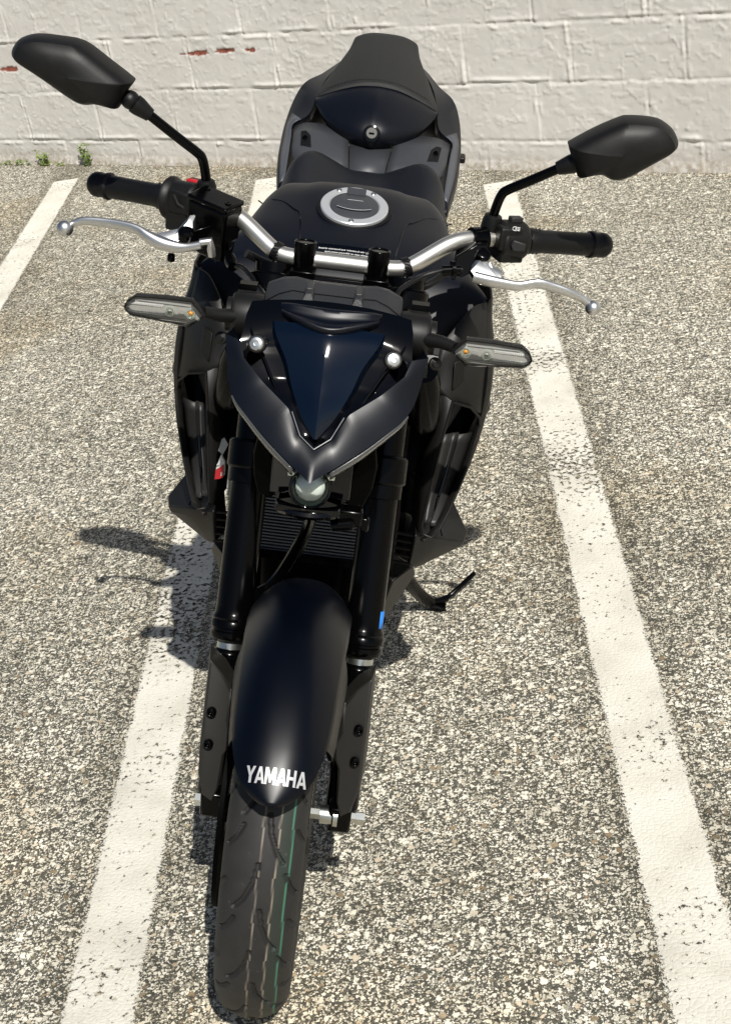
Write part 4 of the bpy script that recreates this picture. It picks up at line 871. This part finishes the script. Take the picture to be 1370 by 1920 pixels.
# warning label on the tank, printed for the rider (upside down from the front)
m = MB(); lab = []
yc, wl = .485, .047
m.sheet([[(x, y, tank_z(x, y) + .0006) for x in np.linspace(-wl, wl, 9)] for y in (yc - .012, yc, yc + .012)]); lb = m.build("warning_label", 'gloss', tank, ang=180)
def text_mesh(txt, size, place, name, mat, parent):
    cu = bpy.data.curves.new(name + "_curve", 'FONT'); cu.body = txt; cu.size = size; cu.align_x = 'CENTER'; cu.resolution_u = 2; cu.offset = size * .012
    to = bpy.data.objects.new(name + "_curve", cu); COL.objects.link(to); dg = bpy.context.evaluated_depsgraph_get(); dg.update()
    me = bpy.data.meshes.new_from_object(to.evaluated_get(dg)); bpy.data.objects.remove(to)
    for v in me.vertices: v.co = place(v.co.x, v.co.y)
    me.materials.clear(); me.materials.append(M[mat]); me.name = name
    o = bpy.data.objects.new(name, me); COL.objects.link(o); o.parent = parent; return o
for i, (tx, dy) in enumerate((("HELMET, eye protection, and protective clothing", .0015), ("Always wear an approved motorcycle", -.005))):
    text_mesh(tx, .0042, lambda u, v, dy=dy: Vector((-u, yc + dy - v, tank_z(-u, yc + dy - v) + .0011)), "label_text", 'white', tank)

# ---- air scoops either side of the tank
OS = [(.2170, .458, .862), (.2205, .446, .832), (.2280, .432, .800), (.2325, .415, .752), (.2300, .398, .704), (.2220, .382, .656), (.2125, .370, .618), (.1990, .350, .578), (.1835, .325, .553), (.1690, .305, .5470)]
IS = [(.146, .350, .820), (.150, .342, .790), (.1735, .330, .748), (.1690, .324, .715), (.1660, .320, .68), (.1630, .314, .64), (.1600, .310, .61), (.1570, .304, .580), (.1555, .300, .562), (.1545, .300, .5540)]
for s in (-1, 1):
    m = MB(); O_ = spline(OS, 4); rows = []
    for p in O_: rows.append([(p[0] - .05, p[1] + .20, p[2] + .01), (p[0] - .012, p[1] + .10, p[2] + .004), (p[0] - .001, p[1] + .035, p[2]), (p[0], p[1], p[2]), (p[0] - .003, p[1] - .016, p[2]), (p[0] - .009, p[1] - .024, p[2]), (p[0] - .014, p[1] - .020, p[2])])
    m.sheet(rows)
    # upper face between the scoop mouth and the tank
    top = [[(.2080, .434, .862), (.190, .410, .862), (.172, .378, .850), (.150, .352, .825)], [(.2120, .422, .832), (.195, .395, .828), (.172, .362, .815), (.147, .342, .79)], [(.2190, .408, .800), (.203, .380, .790), (.180, .348, .775), (.150, .338, .76)], [(.2215, .380, .712), (.213, .360, .724), (.198, .343, .738), (.1745, .330, .750)]]
    m.sheet([spline(r, 4) for r in top]); m.sheet([[(.1745, .330, .750), (.16, .34, .755), (.148, .36, .78)], [(.168, .324, .70), (.158, .345, .70), (.145, .37, .70)], [(.161, .312, .61), (.150, .34, .61), (.14, .37, .61)], [(.1545, .30, .555), (.148, .33, .55), (.14, .36, .55)]])
    m.flip_x(s); scoop = m.build("air_scoop", 'shell', bike, ang=50, solid=.003)
    m = MB(); lip = [(.1745, .327, .7485), (.2020, .345, .736), (.2185, .366, .712), (.2215, .376, .690), (.2150, .360, .652), (.2055, .347, .616), (.1920, .326, .575), (.1790, .302, .551), (.1700, .292, .5470), (.1590, .294, .550), (.1550, .297, .562), (.1600, .306, .610), (.1660, .316, .680)]
    m.tube(rl(lip + lip[:1], 4)[:-1], .0019, 8, flat=.8, closed=True); m.flip_x(s); m.build("scoop_lip", 'matte', scoop)
    m = MB()
    def rin(t, u):
        o = np.array([(.2185, .405, .735), (.2165, .400, .70), (.2085, .385, .652), (.199, .370, .616), (.1865, .347, .575), (.176, .324, .556)]); i = np.array([(.1765, .375, .735), (.1700, .365, .70), (.1660, .350, .652), (.1635, .338, .616), (.1585, .325, .575), (.1580, .315, .556)])
        kk = t * 5; a = min(4, int(kk)); f = kk - a; A = o[a] * (1 - f) + o[a + 1] * f; B_ = i[a] * (1 - f) + i[a + 1] * f; return A * (1 - u) + B_ * u
    rows = [[tuple(rin(t, u) + np.array([0, (.010 if .42 < u < .62 else 0) - (.012 * max(0, (t - .7) / .3)) + (.012 if u > .6 else 0), 0])) for u in (0, .2, .40, .45, .58, .63, .8, 1)] for t in np.linspace(.30, 1, 13)]
    m.sheet(rows); m.flip_x(s); m.build("inner_panel", 'scoopin', scoop, ang=30, solid=.003)
    m = MB(); m.tube([tuple(rin(t, .52) + np.array([0, -.002, 0])) for t in (.50, .62, .72)], .0022, 8, flat=.6); m.tube([tuple(rin(t, .56 - .5 * (t - .72) * 2) + np.array([0, -.004, 0])) for t in (.72, .80, .86)], .002, 8); m.flip_x(s); m.build("fold", 'gloss', scoop)
    m = MB(); m.lathe([(0, .013), (.003, .013), (.0045, .010), (.0045, .004), (.002, .004)], (.2265, .405, .712), (.9, -.42, 0), 22); m.flip_x(s); m.build("bolt", 'metalblk', scoop)
    m = MB(); m.prism([(.170, .350, .800), (.186, .366, .803), (.188, .362, .765), (.172, .345, .758)], (.0, -.010, .004)); m.flip_x(s); m.build("scoop_tab", 'matte', scoop, bevel=.002)
# ribbed duct faces under the tank wings
for s in (-1, 1):
    m = MB(); rows = []
    for k, (y, z, x0, x1) in enumerate(((.45, .845, .10, .214), (.425, .835, .10, .214), (.415, .815, .10, .214), (.405, .812, .10, .208), (.395, .79, .10, .206), (.38, .78, .10, .20), (.372, .74, .095, .19), (.36, .70, .095, .17))):
        rows.append([(x0 + (x1 - x0) * t, y + .018 * (1 - t), z - .02 * t * t) for t in np.linspace(0, 1, 9)])
    m.sheet(rows); m.flip_x(s); m.build("duct_cover", 'satin', bike, ang=180, solid=.003)
    m = MB(); m.lathe([(0, .022), (.02, .026), (.08, .026), (.10, .02)], (.125, .30, .80), (.15, .35, -1), 24); m.flip_x(s); m.build("intake_tube", 'metalblk', bike)

# ---- radiator side covers
for s in (-1, 1):
    T_ = [(.146, .400, .560), (.204, .424, .541), (.2305, .398, .505), (.2250, .374, .5005), (.1885, .332, .527), (.147, .300, .543)]
    mid = [(.146, .400, .54), (.203, .424, .525), (.2290, .398, .497), (.2220, .374, .4915), (.186, .332, .512), (.147, .303, .526)]
    B_ = [(.135, .400, .46), (.158, .400, .455), (.1615, .385, .450), (.1600, .365, .4515), (.155, .345, .462), (.146, .335, .468)]
    m = MB(); m.loft([T_, mid, B_]); m.flip_x(s); po = m.build("radiator_cover", 'podblk', bike, ang=25, bevel=.003)
    m = MB(); m.tube([(.189, .3325, .5285), (.186, .34, .5345), (.176, .40, .5525)], .0012, 6); m.flip_x(s); m.build("panel_seam", 'gloss', po)
    m = MB()
    for k in range(5): m.tube([(.120, .325 + k * .003, .530 - k * .014), (.150, .325 + k * .003, .528 - k * .014)], .0028, 6)
    m.flip_x(s); m.build("side_grille", 'metalblk', po)
    m = MB(); m.prism([(.126, .360, .425), (.156, .398, .434), (.162, .425, .404), (.126, .405, .330), (.110, .37, .345)], (-.03, .03, 0)); m.flip_x(s); m.build("lower_cover", 'podblk', bike, ang=25, bevel=.003)

# ---- radiator
m = MB(); Rr = Matrix.Rotation(rad(-14), 3, 'X'); rc = Vector((0, .295, .605))
for k in range(42):
    zz = -.098 + k * .0047; c = rc + Rr @ Vector((0, 0, zz)); m.box(c, (.192, .016, .0021), Rr)
m.m = 1
for k in range(48): m.box(rc + Rr @ Vector((-.094 + k * .004, .004, 0)), (.0009, .012, .195), Rr)
m.m = 1
for s in (-1, 1): m.box(rc + Rr @ Vector((s * .108, .008, 0)), (.024, .03, .215), Rr)
m.box(rc + Rr @ Vector((0, 0, -.104)), (.21, .026, .012), Rr); m.box(rc + Rr @ Vector((0, 0, .105)), (.21, .026, .012), Rr)
m.m = 2; m.box(rc + Rr @ Vector((0, .016, 0)), (.19, .004, .19), Rr)
m.build("radiator", ['rad', 'metalblk', 'engine'], bike, ang=20)
# ---- wiring to the lamp and horn
m = MB(); m.tube(spline([(.004, .07, .69), (0, .10, .652), (-.011, .12, .611), (-.030, .13, .560), (-.045, .128, .535), (-.066, .12, .510), (-.075, .10, .48)], 6), .0075, 10); m.tube(spline([(.010, .08, .69), (.005, .105, .655), (-.004, .126, .61), (-.020, .14, .565), (-.040, .15, .53), (-.06, .15, .50)], 6), .004, 10)
m.tube(spline([(-.02, .19, .70), (-.01, .13, .675), (.02, .13, .675), (.05, .18, .70)], 6), .005, 8); m.lathe([(-.006, .0095), (.008, .0095)], (-.050, .127, .528), (-.7, .1, -.6), 14); m.build("brake_line", 'metalblk', bike)
m = MB(); m.box((-.055, .124, .5235), (.006, .004, .004)); 
text_mesh("000 00000", .0065, lambda u, v: Vector((-.058 + u * .72 , .1185, .5205 + u * .60 + v * .8)), "print", 'white', bpy.data.objects["brake_line"])

# ---- engine, frame, exhaust, swingarm, rear running gear
m = MB(); m.box((0, .62, .40), (.25, .40, .22)); m.box((0, .48, .56), (.22, .20, .20), Matrix.Rotation(rad(-20), 3, 'X')); m.box((0, .50, .68), (.20, .16, .12), Matrix.Rotation(rad(-20), 3, 'X')); m.box((0, .58, .26), (.16, .34, .10))
m.lathe([(-.155, .07), (-.15, .085), (.15, .085), (.155, .07)], (0, .70, .37), (1, 0, 0), 32); m.lathe([(-.150, .05), (.150, .05)], (0, .56, .38), (1, 0, 0), 28)
m.build("engine", 'engine', bike, bevel=.012)
m = MB()
for s in (-1, 1): m.tube(spline([(s * .045, .40, .55), (s * .055, .335, .50), (s * .055, .325, .42), (s * .045, .37, .30), (s * .04, .50, .215), (-.02, .68, .20)], 5), .018, 14)
m.tube(spline([(-.02, .66, .20), (-.08, .86, .22), (-.135, 1.0, .30), (-.16, 1.15, .40)], 5), [.024] * 5 + [.03] * 5 + [.05] * 6, 18); m.tube([(-.15, 1.08, .36), (-.17, 1.24, .45), (-.18, 1.36, .51)], [.05, .058, .045], 24); m.build("exhaust", 'engine', bike, ang=50)
m = MB()
for s in (-1, 1):
    m.tube(spline([(s * .03, .27, .80), (s * .12, .45, .74), (s * .14, .66, .62), (s * .12, .78, .42)], 5), .018, 12); m.tube(spline([(s * .10, .68, .66), (s * .11, .95, .74), (s * .09, 1.3, .82)], 4), .014, 10); m.tube(spline([(s * .11, .80, .38), (s * .10, 1.05, .35), (s * .10, 1.345, .305)], 4), .024, 12)
m.tube([(0, .24, .66), (0, .305, .90)], .034, 20); m.lathe([(-.14, .012), (.14, .012)], (0, 1.345, .305), (1, 0, 0), 16); m.build("frame", 'metalblk', bike)
for s in (-1, 1): m = MB(); m.prism([(s * .15, .66, .80), (s * .165, .82, .78), (s * .155, .98, .80), (s * .13, .95, .68), (s * .13, .75, .62)], (-s * .02, 0, 0)); m.build("side_cover", 'matte', bike, bevel=.006)
m = MB(); m.tube([(0, .98, .78), (0, .80, .42)], .03, 16); m.build("shock_absorber", 'metalblk', bike)

# ---- seat
rows = []
SE = [(.70, .060, .83, .83, .82), (.76, .095, .815, .815, .808), (.84, .125, .806, .812, .80), (.92, .142, .804, .826, .808), (.985, .149, .812, .846, .815), (1.03, .147, .830, .864, .826), (1.06, .135, .8385, .870, .835), (1.085, .12, .838, .862, .832), (1.11, .11, .825, .84, .815)]
for y, hw, zc, zh, ze in spline(SE, 4):
    half = [(0, zc), (.25 * hw, zc + .02 * (zh - zc)), (.5 * hw, zc + .55 * (zh - zc)), (.74 * hw, zh), (.90 * hw, zh - .010), (hw, ze - .012), (hw + .002, ze - .04), (hw - .02, ze - .07)]
    h = spline(half, 3); rows.append([(-x, y, z) for x, z in h[:0:-1]] + [(x, y, z) for x, z in h])
m = MB(); m.sheet(rows); m.build("rider_seat", 'seatv', bike, ang=60)
# ---- tail panels
m = MB(); m.sheet([[(-.031, 1.072, .830), (0, 1.072, .830), (.031, 1.072, .830)], [(-.034, 1.10, .850), (0, 1.10, .850), (.034, 1.10, .850)], [(-.040, 1.17, .869), (0, 1.17, .869), (.040, 1.17, .869)]]); m.build("tail_infill", 'grey', bike, solid=.003)
for s in (-1, 1):
    m = MB()
    pl = [[(.032, 1.07, .828), (.07, 1.06, .832), (.118, 1.06, .842), (.138, 1.09, .846)], [(.036, 1.10, .852), (.08, 1.10, .858), (.122, 1.11, .860), (.142, 1.125, .857)], [(.042, 1.16, .872), (.085, 1.155, .877), (.122, 1.160, .876), (.144, 1.160, .868)], [(.06, 1.21, .880), (.09, 1.20, .884), (.124, 1.20, .883), (.146, 1.20, .874)]]
    m.sheet([spline(r, 3) for r in pl]); m.flip_x(s); tp = m.build("tail_panel", 'grey', bike, ang=40, solid=.003)
    m = MB(); m.m = 0; m.prism([(.106, 1.112, .8610), (.126, 1.118, .8615), (.130, 1.160, .8755), (.121, 1.160, .8775), (.111, 1.145, .8735)], (0, -.0006, .0016)); m.m = 1; m.lathe([(0, .005), (.004, .005), (.005, .004), (.005, .002), (.003, .002)], (.1205, 1.138, .8695), (0, -.45, .9), 16); m.flip_x(s); m.build("screw_recess", ['rubber', 'metalblk'], tp)
    # outer tail cowl
    SIL = [(.150, .99, .808), (.1640, 1.10, .832), (.1680, 1.19, .850), (.1670, 1.24, .868), (.1600, 1.30, .895), (.1460, 1.35, .917), (.118, 1.42, .922), (.085, 1.52, .930), (.05, 1.60, .93)]
    INR = [(.142, 1.00, .816), (.1460, 1.10, .846), (.1490, 1.165, .862), (.1500, 1.205, .876), (.122, 1.225, .893), (.114, 1.30, .915), (.100, 1.40, .930), (.07, 1.52, .940), (.04, 1.60, .94)]
    rows = []
    for o, i in zip(spline(SIL, 4), spline(INR, 4)):
        rows.append([(i[0] - .004, i[1], i[2] - .012), i, lerp(i, o, .5), (o[0] - .002, o[1], o[2] + .003), o, (o[0] + .001, o[1] + .01, o[2] - .02), (o[0] - .012, o[1] + .02, o[2] - .07), (o[0] - .05, o[1] + .03, o[2] - .12)])
    m = MB(); m.sheet(rows); m.flip_x(s); tcw = m.build("tail_cowl", 'satin', bike, ang=40, solid=.003)
    m = MB(); e1 = spline(SIL, 4); e2 = spline(INR, 4); rows = []
    for k in range(1, 15): o, i = e1[k], e2[k]; rows.append([(lerp(i, o, t)[0], lerp(i, o, t)[1] - .002, lerp(i, o, t)[2] + .0018) for t in (-.02, .35, .72)])
    m.sheet(rows); m.flip_x(s); m.build("cowl_edge", 'edge', tcw, ang=60, solid=.0015)
m = MB(); m.box((.172, 1.22, .845), (.012, .03, .012)); m.build("hook", 'rubber', bike, bevel=.003)
m = MB(); m.box((0, 1.62, .90), (.09, .05, .035)); m.build("tail_lamp", 'taill', bike, bevel=.006)
m = MB(); m.prism([(-.05, 1.55, .88), (.05, 1.55, .88), (.07, 1.72, .62), (-.07, 1.72, .62)], (0, .02, .01)); m.build("plate_holder", 'matte', bike, bevel=.004)

# ---- pillion cover: satin nose with a lock, stitched vinyl over it
def hrow(pts): 
    h = spline(pts, 4); return [(-x, y, z) for x, y, z in h[:0:-1]] + [(x, y, z) for x, y, z in h]
NR = [[(0, 1.190, .846), (.040, 1.195, .850), (.080, 1.215, .872), (.104, 1.245, .892)], [(0, 1.158, .851), (.044, 1.168, .858), (.088, 1.198, .884), (.1095, 1.245, .900)], [(0, 1.138, .866), (.046, 1.154, .873), (.092, 1.192, .894), (.112, 1.236, .909)], [(0, 1.134, .884), (.030, 1.140, .890), (.075, 1.178, .900), (.1135, 1.240, .9125)],
      [(0, 1.140, .906), (.028, 1.152, .908), (.078, 1.192, .908), (.1145, 1.245, .9145)], [(0, 1.168, .926), (.030, 1.180, .923), (.080, 1.214, .920), (.115, 1.250, .9155)], [(0, 1.206, .943), (.035, 1.214, .939), (.084, 1.236, .928), (.1150, 1.256, .916)], [(0, 1.252, .957), (.040, 1.254, .952), (.088, 1.260, .933), (.1145, 1.266, .915)], [(0, 1.30, .955), (.04, 1.30, .95), (.088, 1.30, .93), (.11, 1.30, .91)]]
m = MB(); m.sheet([hrow(r) for r in NR]); pil = m.build("pillion_seat", 'satin', bike, ang=80, sub=1)
CR = [[(0, 1.246, .9540), (.040, 1.248, .9490), (.088, 1.254, .9305), (.1150, 1.262, .9130), (.114, 1.275, .890)], [(0, 1.247, .9605), (.040, 1.249, .9555), (.088, 1.255, .9360), (.1165, 1.262, .9170), (.118, 1.275, .890)], [(0, 1.27, .9650), (.040, 1.272, .9600), (.086, 1.278, .9420), (.1145, 1.285, .9200), (.117, 1.295, .890)], [(0, 1.32, .9740), (.038, 1.32, .9700), (.078, 1.325, .9540), (.1040, 1.33, .9320), (.112, 1.34, .895)],
      [(0, 1.40, .9870), (.034, 1.40, .9840), (.064, 1.402, .9720), (.0840, 1.405, .9540), (.097, 1.41, .90)], [(0, 1.465, .9945), (.030, 1.465, .9920), (.052, 1.466, .983), (.068, 1.468, .968), (.080, 1.47, .91)], [(0, 1.505, .9985), (.030, 1.505, .9970), (.056, 1.503, .9905), (.0665, 1.500, .979), (.072, 1.50, .92)], [(0, 1.520, .996), (.029, 1.520, .9945), (.052, 1.517, .9870), (.061, 1.514, .975), (.066, 1.51, .92)], [(0, 1.545, .95), (.025, 1.545, .948), (.04, 1.54, .942), (.048, 1.535, .935), (.05, 1.53, .90)]]
m = MB(); m.sheet([hrow(r) for r in CR]); cov = m.build("seat_cover", 'fabric', pil, ang=70, sub=1)
m = MB(); st = hrow([(0, 1.257, .9636), (.040, 1.259, .9585), (.087, 1.265, .9390), (.1140, 1.271, .9195)])
P_ = [V3(p) for p in spline(st, 4)]
for k in range(0, len(P_) - 1, 2): m.tube([P_[k], P_[k + 1]], .0006, 5)
m.build("stitching", 'rubber', pil)
m = MB(); m.m = 1; m.lathe([(0, .0158), (.004, .0150), (.0045, .0115)], (0, 1.1385, .8935), (0, -.90, .42), 30, cap=False); m.m = 0; m.lathe([(-.002, .0112), (.0042, .0110), (.0054, .0096), (.0054, .001)], (0, 1.1385, .8935), (0, -.90, .42), 28); m.m = 1; m.box((0, 1.1325, .8955), (.0095, .0016, .003)); m.build("lock", ['lockm', 'gloss'], pil, ang=40)

# ---- side stand
m = MB(); m.tube(spline([(.105, .70, .30), (.150, .785, .19), (.190, .845, .110), (.216, .872, .075)], 4), [.014] * 7 + [.0125] * 6, 14); m.box((.228, .880, .0685), (.052, .040, .008), Matrix.Rotation(rad(15), 3, 'Y')); m.tube(spline([(.222, .878, .074), (.245, .892, .076), (.268, .91, .092), (.298, .945, .110)], 4), [.0075] * 5 + [.005] * 8, 10)
m.build("side_stand", 'metalblk', bike, bevel=.002)
# ---- red and white caution tag by the left fork leg
m = MB(); tg = [(-.1430, .300, .635), (-.1370, .296, .626), (-.1365, .298, .604), (-.1430, .302, .596), (-.1505, .306, .592), (-.1490, .304, .612)]
m.m = 0; m.prism(tg, (.001, .003, 0)); 
m.m = 1; m.prism([(-.1492, .3008, .610), (-.1405, .2962, .6195), (-.1368, .2945, .6110), (-.1372, .2950, .6035), (-.1425, .2980, .5985), (-.1500, .3020, .5945)], (0, -.0012, 0)); m.prism([(-.1405, .2960, .6215), (-.1375, .2942, .6230), (-.1374, .2946, .6120), (-.1400, .2960, .6130)], (0, -.0012, 0))
m.m = 0
for k in range(3): m.box((-.1405 + k * .0014, .2945, .6075 + k * .0008), (.0008, .0006, .006))
for k in range(4): m.box((-.1460 + k * .0015, .3000 - k * .0006, .6190 + k * .0024), (.0042, .0006, .0008))
m.m = 2; m.prism([(-.1475, .302, .640), (-.1405, .298, .636), (-.1340, .300, .652), (-.1400, .303, .660), (-.1440, .304, .657)], (0, .004, 0))
m.build("caution_tag", ['label', 'red', 'foil'], bike, ang=20).location = (.005, -.04, .022)
